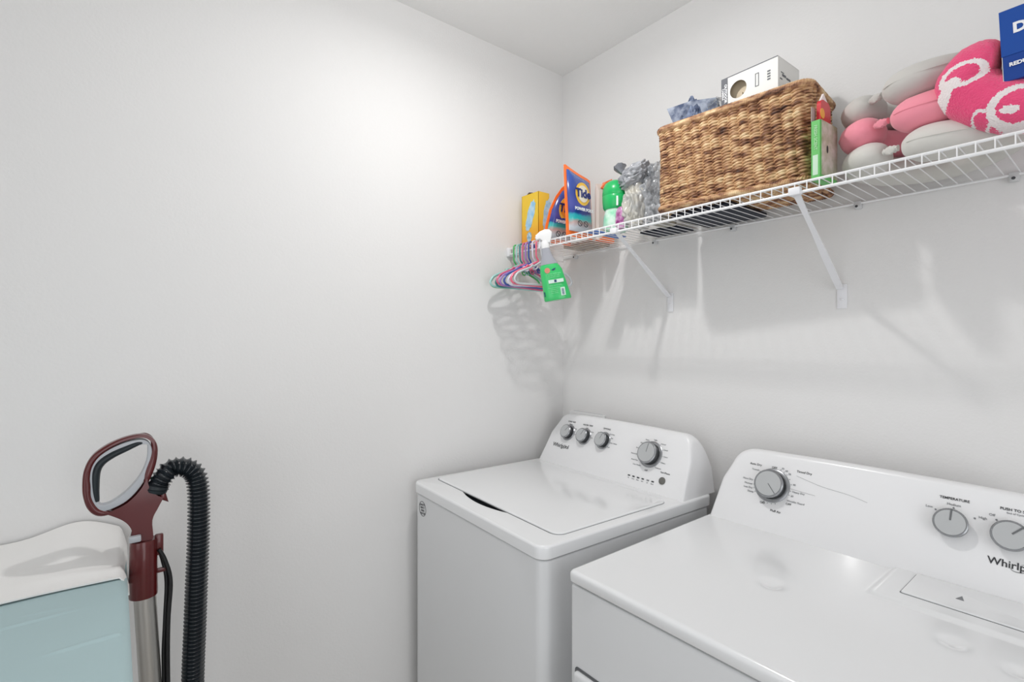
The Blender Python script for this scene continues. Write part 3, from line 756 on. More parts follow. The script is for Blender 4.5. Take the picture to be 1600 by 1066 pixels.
# --- hot pink patterned plush neck pillow
def plush_mat():
    m = bpy.data.materials.new('pink_white_terry'); m.use_nodes = True; nt = m.node_tree; p = nt.nodes['Principled BSDF']
    tc = nt.nodes.new('ShaderNodeTexCoord')
    nz = nt.nodes.new('ShaderNodeTexNoise'); nz.inputs['Scale'].default_value = 260; nz.inputs['Detail'].default_value = 2
    jit = nt.nodes.new('ShaderNodeVectorMath'); jit.operation = 'SCALE'; jit.inputs[3].default_value = 0.009
    sub = nt.nodes.new('ShaderNodeVectorMath'); sub.operation = 'SUBTRACT'; sub.inputs[1].default_value = (0.5, 0.5, 0.5)
    nt.links.new(tc.outputs['Object'], nz.inputs['Vector']); nt.links.new(nz.outputs['Color'], sub.inputs[0]); nt.links.new(sub.outputs[0], jit.inputs[0])
    add = nt.nodes.new('ShaderNodeVectorMath'); nt.links.new(tc.outputs['Object'], add.inputs[0]); nt.links.new(jit.outputs[0], add.inputs[1])
    vec = add.outputs[0]
    def math_(op, a, b=None, c=None):
        n = nt.nodes.new('ShaderNodeMath'); n.operation = op
        for i, v in enumerate((a, b, c)):
            if v is None: continue
            if isinstance(v, (int, float)): n.inputs[i].default_value = v
            else: nt.links.new(v, n.inputs[i])
        return n.outputs[0]
    def ell(cx, cz, sx, sz, rot):
        mp = nt.nodes.new('ShaderNodeMapping'); mp.vector_type = 'POINT'
        s1 = nt.nodes.new('ShaderNodeVectorMath'); s1.operation = 'SUBTRACT'; s1.inputs[1].default_value = (cx, 0, cz); nt.links.new(vec, s1.inputs[0])
        mp.inputs['Rotation'].default_value = (0, rot, 0); nt.links.new(s1.outputs[0], mp.inputs['Vector'])
        m2 = nt.nodes.new('ShaderNodeVectorMath'); m2.operation = 'MULTIPLY'; m2.inputs[1].default_value = (1/sx, 0, 1/sz); nt.links.new(mp.outputs[0], m2.inputs[0])
        l = nt.nodes.new('ShaderNodeVectorMath'); l.operation = 'LENGTH'; nt.links.new(m2.outputs[0], l.inputs[0]); return l.outputs['Value']
    def band(d, lo, hi): return math_('MULTIPLY', math_('GREATER_THAN', d, lo), math_('LESS_THAN', d, hi))
    E1 = ell(-0.060, 0.062, 0.037, 0.023, 0.10); E2 = ell(0.016, -0.022, 0.044, 0.038, 0.1); E3 = ell(-0.090, 0.028, 0.012, 0.030, -0.45)
    E4 = ell(-0.036, -0.030, 0.015, 0.019, 0.0); E5 = ell(-0.077, 0.050, 0.016, 0.010, 0.1); E6 = ell(0.004, -0.026, 0.014, 0.007, -0.2)
    w = band(E1, 0.68, 1.0)
    for q in (band(E2, 0.70, 1.0), math_('LESS_THAN', E3, 1.0), band(E4, 0.72, 1.0), math_('LESS_THAN', E5, 1.0), math_('LESS_THAN', E6, 1.0)): w = math_('MAXIMUM', w, q)
    mix = nt.nodes.new('ShaderNodeMix'); mix.data_type = 'RGBA'
    mix.inputs[6].default_value = (*rgb('F04E80'), 1); mix.inputs[7].default_value = (*rgb('F4EAEA'), 1)
    nt.links.new(w, mix.inputs[0]); nt.links.new(mix.outputs[2], p.inputs['Base Color'])
    p.inputs['Roughness'].default_value = 0.95; p.inputs['Sheen Weight'].default_value = 0.3
    n2 = nt.nodes.new('ShaderNodeTexNoise'); n2.inputs['Scale'].default_value = 330; n2.inputs['Detail'].default_value = 2
    b = nt.nodes.new('ShaderNodeBump'); b.inputs['Strength'].default_value = 0.9; b.inputs['Distance'].default_value = 0.003
    nt.links.new(tc.outputs['Object'], n2.inputs['Vector']); nt.links.new(n2.outputs['Fac'], b.inputs['Height']); nt.links.new(b.outputs['Normal'], p.inputs['Normal'])
    return m
M['plush'] = plush_mat()
bm = bmesh.new()
# a thick crescent standing on edge, leaning on the pillow stack
PP = crom([(x, -0.272+0.03*max(0, x-1.46), z) for x, z in ((1.436, 1.913), (1.420, 1.915), (1.402, 1.910), (1.391, 1.890), (1.402, 1.866), (1.426, 1.842), (1.462, 1.825), (1.510, 1.818), (1.565, 1.818), (1.61, 1.83))], 9)
nn = len(PP)
rad = []
for i in range(nn):
    e_ = min(i, nn-1-i)/(nn-1); cap = math.sqrt(max(0.002, 1-(max(0, 0.14-e_)/0.14)**2)); rad.append(0.0485*cap)
rows = tube(bm, PP, rad, 44)
for i, row in enumerate(rows):
    for v in row:
        d = v.co-PP[i]
        if d.length > 1e-5: v.co += d.normalized()*(0.0014*noise.noise(v.co*420)+0.003*noise.noise(v.co*35))
o = link('neck_pillow', bm, M['plush'], smooth=0, origin=(1.450, -0.272, 1.835)); [setattr(p_, 'use_smooth', True) for p_ in o.data.polygons]
props(o, 'fluffy hot pink and white terry neck pillow leaning under the blue box', 'neck pillow')

# --- blue carton on the plush
dbx = thing('fabric_softener_box', 'deep blue dryer sheet carton with white lettering resting on the fluffy pink pillow', 'box', (1.50, -0.27, 1.872))
f0 = Matrix.Translation((1.4455, -0.312, 1.873)) @ Matrix.Rotation(math.radians(3), 4, 'Z') @ Matrix.Rotation(math.radians(-2.5), 4, 'Y')
def dbx_m(x, y, z): return f0 @ Matrix.Translation((x, y, z))
bm = bmesh.new(); bx(bm, 0, 0.115, 0, 0.070, -0.012, 0.113, 0.0008, 1, mtx=f0); link('carton', bm, M['box_blue'], dbx, smooth=0)
bm = bmesh.new(); bx(bm, -0.0012, 0.1162, -0.0010, 0.0, 0.032, 0.1140, mtx=f0 @ Matrix.Translation((0, 0, 0.0015))); link('front_flap', bm, mat('blue_card_flap', '134A9F', 0.4), dbx, smooth=0)
bm = bmesh.new(); bx(bm, -0.0008, 0.0, 0, 0.069, -0.011, 0.111, mtx=f0); link('white_side', bm, M['card_white'], dbx, smooth=0)
bm = bmesh.new()
ff = f0 @ Matrix.Translation((0, -0.0016, 0)) @ basis((0, 0, 0), (1, 0, 0), (0, 0, 1))
text_into(bm, 'Dryer', 0.0245, ff @ Matrix.Translation((0.015, 0.078, 0)), 'LEFT', bold=0.0011); link('product_lettering', bm, M['white_ink'], dbx, smooth=0); bm = bmesh.new()
text_into(bm, 'Sheets', 0.0245, ff @ Matrix.Translation((0.031, 0.056, 0)), 'LEFT', bold=0.0011); link('product_lettering', bm, M['white_ink'], dbx, smooth=0); bm = bmesh.new()
text_into(bm, 'REDUCES', 0.0090, ff @ Matrix.Translation((0.008, 0.0155, 0)), 'LEFT', bold=0.0004); text_into(bm, 'STATIC', 0.0090, ff @ Matrix.Translation((0.027, 0.0070, 0)), 'LEFT', bold=0.0004)
link('slogan_lettering', bm, M['white_ink'], dbx, smooth=0)

# --- yellow duster refill carton at the left end
def yellow_mat():
    m = mat('yellow_orange_card', 'F2C32B', 0.4); nt = m.node_tree; p = nt.nodes['Principled BSDF']
    tc = nt.nodes.new('ShaderNodeTexCoord'); sp = nt.nodes.new('ShaderNodeSeparateXYZ'); r = nt.nodes.new('ShaderNodeValToRGB')
    mr = nt.nodes.new('ShaderNodeMapRange'); mr.inputs['From Min'].default_value = 0; mr.inputs['From Max'].default_value = 0.2
    r.color_ramp.elements[0].position = 0.0; r.color_ramp.elements[0].color = (*rgb('F5962A'), 1)
    r.color_ramp.elements[1].position = 0.6; r.color_ramp.elements[1].color = (*rgb('EFC83A'), 1)
    nt.links.new(tc.outputs['Object'], sp.inputs[0]); nt.links.new(sp.outputs['Z'], mr.inputs['Value']); nt.links.new(mr.outputs[0], r.inputs['Fac']); nt.links.new(r.outputs['Color'], p.inputs['Base Color'])
    return m
M['yellow'] = yellow_mat()
yb = thing('duster_box', 'yellow and orange duster refill carton at the corner end of the shelf', 'box', (0.08, -0.22, ST))
x0, x1, y0, y1, z0, z1 = 0.030, 0.132, -0.262, -0.205, ST, ST+0.213
bm = bmesh.new(); t_ = 0.0012
bx(bm, x0, x1, y0, y0+t_, z0, z1); bx(bm, x0, x1, y1-t_, y1, z0, z1); bx(bm, x0, x0+t_, y0, y1, z0, z1); bx(bm, x1-t_, x1, y0, y1, z0, z1); bx(bm, x0, x1, y0, y1, z0, z0+t_)
link('carton', bm, M['yellow'], yb, smooth=0)
bm = bmesh.new(); bx(bm, x0+0.002, x1-0.002, y0+0.002, y1-0.002, z1-0.012, z1-0.010)
plate_into(bm, [[(0.0, 0), (0.052, 0), (0.044, 0.012), (0.020, 0.018), (0.0, 0.006)]], 0.0006, 0, basis((x0+0.002, y0+0.02, z1-0.002), (1, 0, 0), (0, 0, 1)))
link('torn_flap', bm, mat('dark_brown_card', '4A3626', 0.7), yb, smooth=0)
bm = bmesh.new()
f = basis((x0+0.055, y0-0.0007, z0+0.125), (1, 0, 0), (0, 0, 1)) @ Matrix.Rotation(-0.33, 4, 'Z')
pts = []
for k in range(60):
    a = 2*PI*k/60; r = 1+0.05*math.sin(9*a)+0.04*math.sin(17*a); pts.append((0.020*math.cos(a)*r, 0.060*math.copysign(abs(math.sin(a))**0.7, math.sin(a))*r))
plate_into(bm, [pts], 0.0006, 0, f)
f = basis((x1+0.0007, y0+0.045, z0+0.125), (0, 1, 0), (0, 0, 1)) @ Matrix.Rotation(-0.15, 4, 'Z')
plate_into(bm, [[(a*0.9, b*1.05) for a, b in pts]], 0.0006, 0, f)
link('duster_picture', bm, mat('pale_blue_print', '8FC4E6', 0.5, mottled=('C4DEEC', 60)), yb, smooth=0)
bm = bmesh.new()
f = basis((x0+0.048, y0-0.0008, z0+0.042), (1, 0, 0), (0, 0, 1))
dp = [(0.014*math.sin(2*PI*k/30)*(1 if k > 2 and k < 28 else 0.4), -0.020*math.cos(2*PI*k/30+PI)) for k in range(30)]
plate_into(bm, [dp], 0.0006, 0, f); link('drop_emblem', bm, mat('white_blue_print', 'C6DDE8', 0.5, mottled=('7FA9C4', 90)), yb, smooth=0)

# --- detergent pouches, faces turned to the room's right side
M['orange'] = mat('orange_film', 'FF7A33', 0.28, coat=0.4)
M['salmon'] = mat('salmon_film', 'F39A78', 0.3, coat=0.4)
def pouch_face_mat(name, zlo, zhi):
    m = mat(name, '2B4C9B', 0.22, coat=0.5); nt = m.node_tree; p = nt.nodes['Principled BSDF']
    tc = nt.nodes.new('ShaderNodeTexCoord'); sp = nt.nodes.new('ShaderNodeSeparateXYZ'); mr = nt.nodes.new('ShaderNodeMapRange'); r = nt.nodes.new('ShaderNodeValToRGB')
    nz = nt.nodes.new('ShaderNodeTexNoise'); nz.inputs['Scale'].default_value = 30
    ma = nt.nodes.new('ShaderNodeMath'); ma.operation = 'MULTIPLY_ADD'; ma.inputs[1].default_value = 0.02; ma.inputs[2].default_value = -0.01
    ad = nt.nodes.new('ShaderNodeMath')
    nt.links.new(tc.outputs['Object'], sp.inputs[0]); nt.links.new(tc.outputs['Object'], nz.inputs['Vector']); nt.links.new(nz.outputs['Fac'], ma.inputs[0])
    nt.links.new(sp.outputs['Z'], ad.inputs[0]); nt.links.new(ma.outputs[0], ad.inputs[1]); nt.links.new(ad.outputs[0], mr.inputs['Value'])
    mr.inputs['From Min'].default_value = zlo; mr.inputs['From Max'].default_value = zhi
    cr = r.color_ramp; cr.interpolation = 'LINEAR'
    cr.elements[0].position = 0.0; cr.elements[0].color = (*rgb('C9CDD6'), 1)
    cr.elements[1].position = 1.0; cr.elements[1].color = (*rgb('2C5DB0'), 1)
    for pos, c in ((0.14, 'D8DCE2'), (0.20, 'C7A5A0'), (0.25, '35B7B5'), (0.30, '2FA3B0'), (0.33, '27408F'), (0.45, '4A4F9C'), (0.6, '3A4C97'), (0.8, '344F9F')):
        q = cr.elements.new(pos); q.color = (*rgb(c), 1)
    nt.links.new(mr.outputs[0], r.inputs['Fac']); nt.links.new(r.outputs['Color'], p.inputs['Base Color'])
    return m
def pouch(label, x, y0, y1, z0, h, lean, shape, small=False, words=('Tide', 'POWER PODS'), grp='orange-edged detergent pouches on the shelf'):
    """standing pouch; its face looks along +x; shape = outline in (y offset, z offset) normalised"""
    t = thing('detergent_pouch', label, 'detergent pouch', (x, (y0+y1)/2, z0), 0, grp)
    W = y1-y0
    Rm = Matrix.Translation((x, y0, z0)) @ Matrix.Rotation(lean, 4, 'Y')
    bm = bmesh.new(); n = len(shape)
    cyx = sum(a for a, b in shape)/n; cyz = sum(b for a, b in shape)/n
    loops = []
    for s, q, th in ((1, 1, 0.0), (-1, 1, 0.0)): pass
    def L(scale, xoff, bulge):
        lp = []
        for a, b in shape:
            aa = cyx+(a-cyx)*scale; bb = cyz+(b-cyz)*scale
            lp.append(Rm @ Vector((xoff+bulge*(1-bb)*0.8, aa*W, bb*h)))
        return lp
    loops = [L(0.05, -0.012, -0.016), L(0.55, -0.011, -0.014), L(0.90, -0.004, -0.006), L(1.0, -0.0008, 0), L(1.0, 0.0008, 0), L(0.90, 0.002, 0.003)]
    loft(bm, loops, cap1=True); link('film_edge', bm, M['orange'] if not small else M['orange'], t, smooth=50)
    bm = bmesh.new()
    loft(bm, [L(0.855, 0.0030, 0.003), L(0.84, 0.006, 0.008), L(0.60, 0.0125, 0.016), L(0.25, 0.0155, 0.020), L(0.03, 0.0160, 0.021)], cap0=False)
    me_mat = pouch_face_mat('pouch_print', 0.0, h)
    link('printed_face', bm, me_mat, t, smooth=70)
    # oval emblem and words, laid on the bulged front
    def on(a, b, lift=0.0): return Rm @ Matrix.Translation((0.0165+0.020*(1-b)*0.8+lift, a*W, b*h)) @ basis((0, 0, 0), (0, 1, 0), (0, 0, 1))
    c = (0.50, 0.60)
    tilt = Matrix.Rotation(-0.10, 4, 'Y')
    bm = bmesh.new(); plate_into(bm, [circ(0, 0, 0.036, 36, 0.042)], 0.0008, 0, on(*c, 0.001)); link('emblem_ring', bm, mat('yellow_emblem', 'F2C14B', 0.4), t)
    bm = bmesh.new(); plate_into(bm, [circ(0, 0, 0.026, 36, 0.031)], 0.0008, 0, on(*c, 0.0025)); link('emblem_centre', bm, mat('emblem_centre', 'EFE3D2' if not small else 'F29A3A', 0.4), t)
    bm = bmesh.new(); text_into(bm, words[0], 0.042, on(*c, 0.0045), bold=0.0014, depth=0.0005); link('emblem_word', bm, mat('navy_ink', '1D2F78', 0.4), t, smooth=0)
    bm = bmesh.new(); text_into(bm, words[1], 0.0150, on(0.50, 0.375, 0.0025), bold=0.0006, depth=0.0004); link('product_word', bm, M['white_ink'], t, smooth=0)
    for dy in (-0.018, 0.012):
        bm = bmesh.new(); f = on(0.42, 0.17, 0.003) @ Matrix.Translation((dy, 0, 0)); plate_into(bm, [circ(0, 0, 0.011, 24), circ(0, 0, 0.0085, 24)[::-1]], 0.0004, 0, f)
        bx(bm, -0.0012, 0.0012, -0.008, 0.008, 0, 0.0006, mtx=f @ Matrix.Rotation(0.8, 4, 'Z'))
        link('warning_mark', bm, M['print_dark'], t, smooth=0)
    return t
SH2 = [(0, 0), (0.5, -0.0), (1, 0.0), (1.02, 0.3), (1.0, 0.6), (1.0, 0.86), (0.88, 0.885), (0.6, 0.915), (0.25, 0.965), (0.06, 1.0), (0.0, 0.99), (-0.01, 0.6), (0.0, 0.3)]
pouch('upright blue and orange detergent pouch with a swirl emblem, the tallest pouch', 0.325, -0.300, -0.165, ST, 0.262, math.radians(-3), SH2)
SH1 = [(0, 0), (0.5, 0), (1, 0), (1.0, 0.4), (1.0, 0.7), (0.80, 0.84), (0.60, 0.95), (0.50, 1.0), (0.38, 0.94), (0.22, 0.78), (0.08, 0.55), (0.03, 0.3)]
pouch('pointed orange-topped detergent pouch leaning beside the yellow carton', 0.196, -0.300, -0.150, ST, 0.222, math.radians(13), SH1, small=True)
SH3 = [(0, 0), (0.5, 0), (1, 0), (1.0, 0.4), (1.0, 0.8), (0.85, 1.0), (0.7, 0.93), (0.35, 0.9), (0.0, 0.88), (0.0, 0.4)]
# third pouch: plain pale back with orange corner
t = thing('detergent_pouch', 'pale white pouch with orange tip behind the tallest detergent pouch', 'detergent pouch', (0.335, -0.11, ST), 0, 'orange-edged detergent pouches on the shelf')
bm = bmesh.new()
for xx0, xx1, sc in ((0.328, 0.346, 1.0),):
    lo = []
    for xo, s in ((xx0, 0.9), ((xx0+xx1)/2-0.001, 1.0), ((xx0+xx1)/2+0.001, 1.0), (xx1, 0.86)):
        lo.append([Vector((xo, -0.158+0.090*(0.5+(a-0.5)*s), ST+0.235*(0.02+b*s))) for a, b in SH3])
    loft(bm, lo)
link('film_back', bm, mat('pale_film', 'E9D9CF', 0.25, coat=0.5), t, smooth=50)
bm = bmesh.new(); loft(bm, [[Vector((xo, -0.158+0.090*a, ST+0.235*b)) for a, b in ((0.20, 0.84), (1.02, 0.80), (0.87, 1.03), (0.5, 0.96))] for xo in (0.331, 0.3475)])
link('orange_corner', bm, M['orange'], t, smooth=0); bm = bmesh.new()
loft(bm, [[Vector((xo, -0.158+0.090*a, ST+0.235*b)) for a, b in ((0.0, 0.0), (1.02, 0.0), (1.02, 0.28), (0.5, 0.12))] for xo in (0.331, 0.3475)]); link('orange_corner', bm, M['orange'], t, smooth=0)

# --- green scent booster bottle
gb2 = thing('scent_booster_bottle', 'squat green-capped bottle beside the grey plastic bag', 'bottle', (0.478, -0.215, ST))
Tm = Matrix.Translation((0.478, -0.215, ST))
bm = bmesh.new(); lathe(bm, [(0.034, 0), (0.040, 0.004), (0.043, 0.02), (0.041, 0.05), (0.036, 0.070), (0.036, 0.078)], Tm, 40); link('bottle_body', bm, mat('mint_plastic', '86DDB0', 0.15, coat=0.5, mottled=('D9F0E2', 30)), gb2)
bm = bmesh.new(); lathe(bm, [(0.038, 0.074), (0.043, 0.082), (0.045, 0.105), (0.0455, 0.118), (0.044, 0.121), (0.0455, 0.124), (0.044, 0.145), (0.036, 0.163), (0.022, 0.173), (0.004, 0.176)], Tm, 40); link('cap', bm, mat('green_plastic', '1FB562', 0.3, coat=0.3), gb2)
nrm = Vector((0.72, -0.69, 0)); rt_ = Vector((0.69, 0.72, 0))
bm = bmesh.new()
f = basis(Vector((0.478, -0.215, ST+0.05))+nrm*0.0415, rt_, (0, 0, 1))
bx(bm, -0.003, 0.003, 0.030, 0.062, 0.003, 0.0048, mtx=f); bx(bm, -0.003, 0.003, -0.028, 0.018, 0.0005, 0.002, mtx=f)
link('white_label', bm, M['white_ink'], gb2)
bm = bmesh.new(); plate_into(bm, [circ(0.026, 0.048, 0.009, 24)], 0.001, 0, f @ Matrix.Translation((0, 0, -0.0075))); link('red_mark', bm, mat('brick_print', 'B4523A', 0.5), gb2)

pp = bmesh.new()
lathe(pp, [(0.016, 0), (0.020, 0.02), (0.018, 0.055), (0.008, 0.072)], Matrix.Translation((0.523, -0.245, ST)) @ Matrix.Diagonal((1, 0.55, 1, 1)), 24)
o = link('purple_packet', pp, mat('purple_plastic', '8A1E74', 0.3, mottled=('D9A9D0', 60))); props(o, 'small purple and white packet between green bottle and grey bag', 'packet')

# --- grey crumpled plastic bag of things and a wrapped beige parcel
def film_mat(name, c1, c2, rough=0.18):
    m = mat(name, c1, rough, coat=0.6, mottled=(c2, 28)); p = m.node_tree.nodes['Principled BSDF']; p.inputs['Alpha'].default_value = 0.9; return m
pb = thing('plastic_bag', 'crumpled grey plastic bag leaning over the green-capped bottle', 'plastic bag', (0.55, -0.2, ST))
link('bag_body', blob(0.560, -0.198, ST+0.072, 0.042, 0.058, 0.078, 0.34, 1.7, 2, 6, 0.85, zmin=ST+0.0004), film_mat('grey_film_light', 'B4B5B4', 'D6D2C6'), pb, smooth=60)
link('bag_neck', blob(0.558, -0.212, ST+0.166, 0.060, 0.045, 0.036, 0.38, 1.6, 4, 6, 0.9, bend=lambda v: Vector((v.x, v.y, v.z+0.35*(v.x-0.548)))), film_mat('grey_film', '8A8D93', 'B9BBC0'), pb, smooth=60)
bm = bmesh.new(); lathe(bm, [(0.006, 0), (0.012, 0.012), (0.022, 0.026), (0.019, 0.028)], Matrix.Translation((0.515, -0.225, ST+0.190)) @ Matrix.Rotation(-0.5, 4, 'Y'), 14)
for v in bm.verts: v.co += Vector([noise.noise(v.co*90+Vector((k, 0, 0)))*0.006 for k in range(3)])
link('tied_end', bm, film_mat('grey_film_dark', '5A5D63', '8B8E95'), pb, smooth=30)
wp = thing('wrapped_parcel', 'beige parcel in clear grey plastic standing against the basket', 'parcel', (0.65, -0.16, ST))
bm = bmesh.new(); bx(bm, 0.606, 0.662, -0.200, -0.130, ST+0.001, ST+0.178, 0.006, 3); link('parcel_body', bm, mat('beige_goods', 'B9B29E', 0.35, mottled=('8E8C86', 30)), wp)
bm = bmesh.new(); bmesh.ops.create_grid(bm, x_segments=40, y_segments=60, size=0.5)
for v in bm.verts:
    u, w = v.co.x, v.co.y
    q = Vector((u*5, w*6, 3.3)); n = abs(noise.noise(q))*1.2+abs(noise.noise(q*2.3))*0.5
    v.co = Vector((0.622+u*0.086, -0.212-0.016*n, ST+0.098+w*0.190))
bmesh.ops.solidify(bm, geom=bm.faces[:], thickness=0.0008)
fm = film_mat('smoke_film', '898D93', 'C9CCD0'); fm.node_tree.nodes['Principled BSDF'].inputs['Alpha'].default_value = 0.55
link('plastic_wrap', bm, fm, wp, smooth=50)

# flat packs lying on the wires, seen from below
o = link('flat_packet', newbox(0.402, 0.448, -0.292, -0.120, ST+0.0002, ST+0.003, 0.001), mat('blue_packet', '2F66C4', 0.35, mottled=('6F97DD', 40))); props(o, 'flat blue packet lying on the wires below the green bottle', 'packet')
M['tan_card'] = mat('tan_card', 'B49A80', 0.6, mottled=('8A7A6C', 30))
o = link('flat_carton', newbox(0.150, 0.290, -0.142, -0.025, ST+0.0002, ST+0.012, 0.001), M['tan_card']); props(o, 'flat tan carton lying on the wires behind the detergent pouches', 'flat carton')
o = link('folded_pouch', newbox(0.505, 0.655, -0.118, -0.020, ST+0.0002, ST+0.010, 0.003), M['navy_flat']); props(o, 'black flat pouch lying on the wires against the wall behind the grey bag', 'pouch')

# ------------------------------------------------------------------ hangers
HG = 'childrens plastic hangers on the shelf front rail'
def hanger_bm(mt):
    bm = bmesh.new(); r = 0.0030
    # local frame: y along shoulders, z up, origin at top of the hook's inner side (rests on rail)
    hook = [(0, 0.017, -0.020), (0, 0.0165, -0.004), (0, 0.012, 0.004), (0, 0.004, 0.0070), (0, -0.004, 0.0070), (0, -0.011, 0.002), (0, -0.0125, -0.012), (0, -0.0125, -0.045), (0, -0.010, -0.058), (0, -0.002, -0.068), (0, 0, -0.078)]
    tube(bm, [mt @ p for p in crom(hook, 4)], 0.0032, 8)
    return bm
def hanger_body_bm(mt, hw=0.140, drop=0.062, r=0.0040):
    bm = bmesh.new()
    half = [(0, 0.0, -0.076), (0, 0.020, -0.082), (0, 0.045, -0.096), (0, 0.055, -0.094), (0, 0.066, -0.103), (0, hw-0.02, -0.076-drop+0.012), (0, hw-0.004, -0.076-drop-0.004), (0, hw, -0.076-drop-0.016), (0, hw-0.010, -0.076-drop-0.027), (0, hw-0.03, -0.076-drop-0.030)]
    full = [(x, -y, z) for x, y, z in half[::-1]][:-1]+half
    P = crom(full, 5)
    P = [mt @ p for p in P]
    tube(bm, P, r, 8, closed=True)
    # inner notched hook loops
    for s in (-1, 1):
        tube(bm, [mt @ Vector(p) for p in crom([(0, s*0.030, -0.090), (0, s*0.034, -0.104), (0, s*0.046, -0.108), (0, s*0.052, -0.098)], 4)], r*0.7, 6)
    return bm
hcols = (('green', '52B96B', 0.052), ('pale aqua', 'A9D9D4', 0.072), ('dark teal', '3C8A8C', 0.090), ('rose pink', 'DE6F92', 0.108), ('lilac', 'A97FC4', 0.126), ('navy blue', '3A55A0', 0.144), ('white', 'E3E1F2', 0.166), ('bright pink', 'F0708C', 0.188), ('pale grey', 'C9CED2', 0.216))
where = ('nearest the corner', 'second from the corner', 'between the aqua and the rose pink one', 'third from the corner beyond the teal', 'between the rose pink and navy ones', 'beside the lilac one', 'between navy and bright pink ones', 'just behind the front hanger', 'closest to the spray bottle')
for i, (cn, hx_, x) in enumerate(hcols):
    lab = {0: 'green childrens hanger nearest the corner', 1: 'pale aqua childrens hanger beside the green one', 2: 'dark teal childrens hanger between the aqua and rose pink ones', 3: 'rose pink childrens hanger beside the dark teal one',
           4: 'lilac childrens hanger between the rose pink and navy ones', 5: 'navy blue childrens hanger beside the lilac one', 6: 'white childrens hanger between the navy and bright pink ones', 7: 'bright pink childrens hanger behind the pale grey one', 8: 'pale grey childrens hanger closest to the spray bottle'}[i]
    rz = math.radians((3, -2, 2, 1, -2, 3, -1, 2, -3)[i]); 
    mt = Matrix.Translation((x, SF, SZ+0.0015)) @ Matrix.Rotation(rz, 4, 'Z') @ Matrix.Rotation(math.radians((1, -1, 2, -2, 1, 0, 2, -1, 1)[i]), 4, 'X')
    t = thing('clothes_hanger', lab, 'hanger', (x, SF, SZ-0.078), 0, HG)
    m_ = mat('hanger_'+cn.replace(' ', '_'), hx_, 0.3, coat=0.3)
    link('hook', hanger_bm(mt), m_, t, smooth=60)
    link('shoulder_frame', hanger_body_bm(mt, 0.132+0.002*(i % 3), 0.058+0.003*(i % 2)), m_, t, smooth=60)

# ------------------------------------------------------------------ green spray bottle hooked on the front rail
sb = thing('spray_bottle', 'green stain remover spray bottle hanging by its trigger from the shelf rail', 'spray bottle', (0.325, -0.355, 1.530))
rt3 = Vector((0.66, 0.75, 0)).normalized(); up3 = Vector((0, 0, 1))
base = basis((0.334, -0.352, 1.538), rt3, up3) @ Matrix.Rotation(math.radians(9), 4, 'Z')    # x = width, y = up, z = towards the room
def sec(y, hw, hd, cx=0.0, n=36, sq=0.75, cz=0.0):
    return [base @ Vector((cx+hw*math.copysign(abs(math.cos(2*PI*k/n))**sq, math.cos(2*PI*k/n)), y, cz+hd*math.copysign(abs(math.sin(2*PI*k/n))**sq, math.sin(2*PI*k/n)))) for k in range(n)]
gprof = [(0, 0.0455, 0.024, 0.002), (0.004, 0.0475, 0.026, 0.002), (0.02, 0.0465, 0.026, 0.001), (0.05, 0.0435, 0.025, -0.001), (0.08, 0.041, 0.024, -0.004), (0.105, 0.0385, 0.023, -0.006), (0.120, 0.034, 0.022, -0.009), (0.126, 0.030, 0.020, -0.010)]
bm = bmesh.new(); loft(bm, [sec(y, w, d, c) for y, w, d, c in gprof]); link('bottle_body', bm, mat('green_bottle', '3BC56E', 0.3, coat=0.4), sb, smooth=50)
bm = bmesh.new(); loft(bm, [sec(y, w, d, c) for y, w, d, c in ((0.126, 0.0315, 0.021, -0.010), (0.132, 0.029, 0.020, -0.0105), (0.150, 0.0215, 0.0175, -0.012), (0.168, 0.0165, 0.015, -0.013), (0.184, 0.0145, 0.0135, -0.013))]); link('grey_shoulder', bm, mat('grey_plastic', 'A3A5AD', 0.35), sb, smooth=50)
bm = bmesh.new()
loft(bm, [sec(y, w, d, c, sq=0.9) for y, w, d, c in ((0.184, 0.0150, 0.014, -0.013), (0.186, 0.0155, 0.0145, -0.013), (0.206, 0.0145, 0.0135, -0.012), (0.210, 0.013, 0.012, -0.012))])
hd = [(-0.010, 0.204), (0.004, 0.204), (0.008, 0.214), (0.012, 0.226), (0.014, 0.236), (0.008, 0.244), (-0.006, 0.246), (-0.022, 0.242), (-0.034, 0.234), (-0.040, 0.226), (-0.038, 0.220), (-0.028, 0.222), (-0.022, 0.218), (-0.018, 0.210)]
plate_into(bm, [hd], 0.0085, 0.003, base)
link('sprayer_head', bm, M['white_plastic'], sb, smooth=40)
bm = bmesh.new(); tube(bm, [base @ Vector(p) for p in crom([(-0.024, 0.222, 0), (-0.028, 0.212, 0), (-0.030, 0.200, 0), (-0.035, 0.188, 0)], 4)], [0.0045]*13, 10); link('trigger', bm, mat('pale_trigger', 'DADADD', 0.35), sb)
bm = bmesh.new(); lathe(bm, [(0.0075, 0), (0.008, 0.002), (0.008, 0.008), (0.006, 0.010)], base @ basis((-0.040, 0.229, 0), (0, 0, -1), (0, 1, 0)), 16); link('nozzle', bm, M['white_plastic'], sb)
bm = bmesh.new()
def lab_rect(x0, x1, y0, y1, h, mi=0): bx(bm, x0, x1, y0, y1, h-0.0003, h+0.0004, mtx=base)
def onb(x, y): 
    # depth of the bottle's front at (x,y)
    return base @ Matrix.Translation((x, y, 0.0262))
M['pale_label'] = mat('pale_label', 'D5EAE0', 0.5)
lab_rect(-0.022, 0.030, 0.058, 0.070, 0.0262); link('white_label', bm, M['pale_label'], sb, smooth=0)
bm = bmesh.new(); lab_rect(0.015, 0.030, 0.012, 0.040, 0.0262); link('white_label', bm, M['pale_label'], sb, smooth=0)
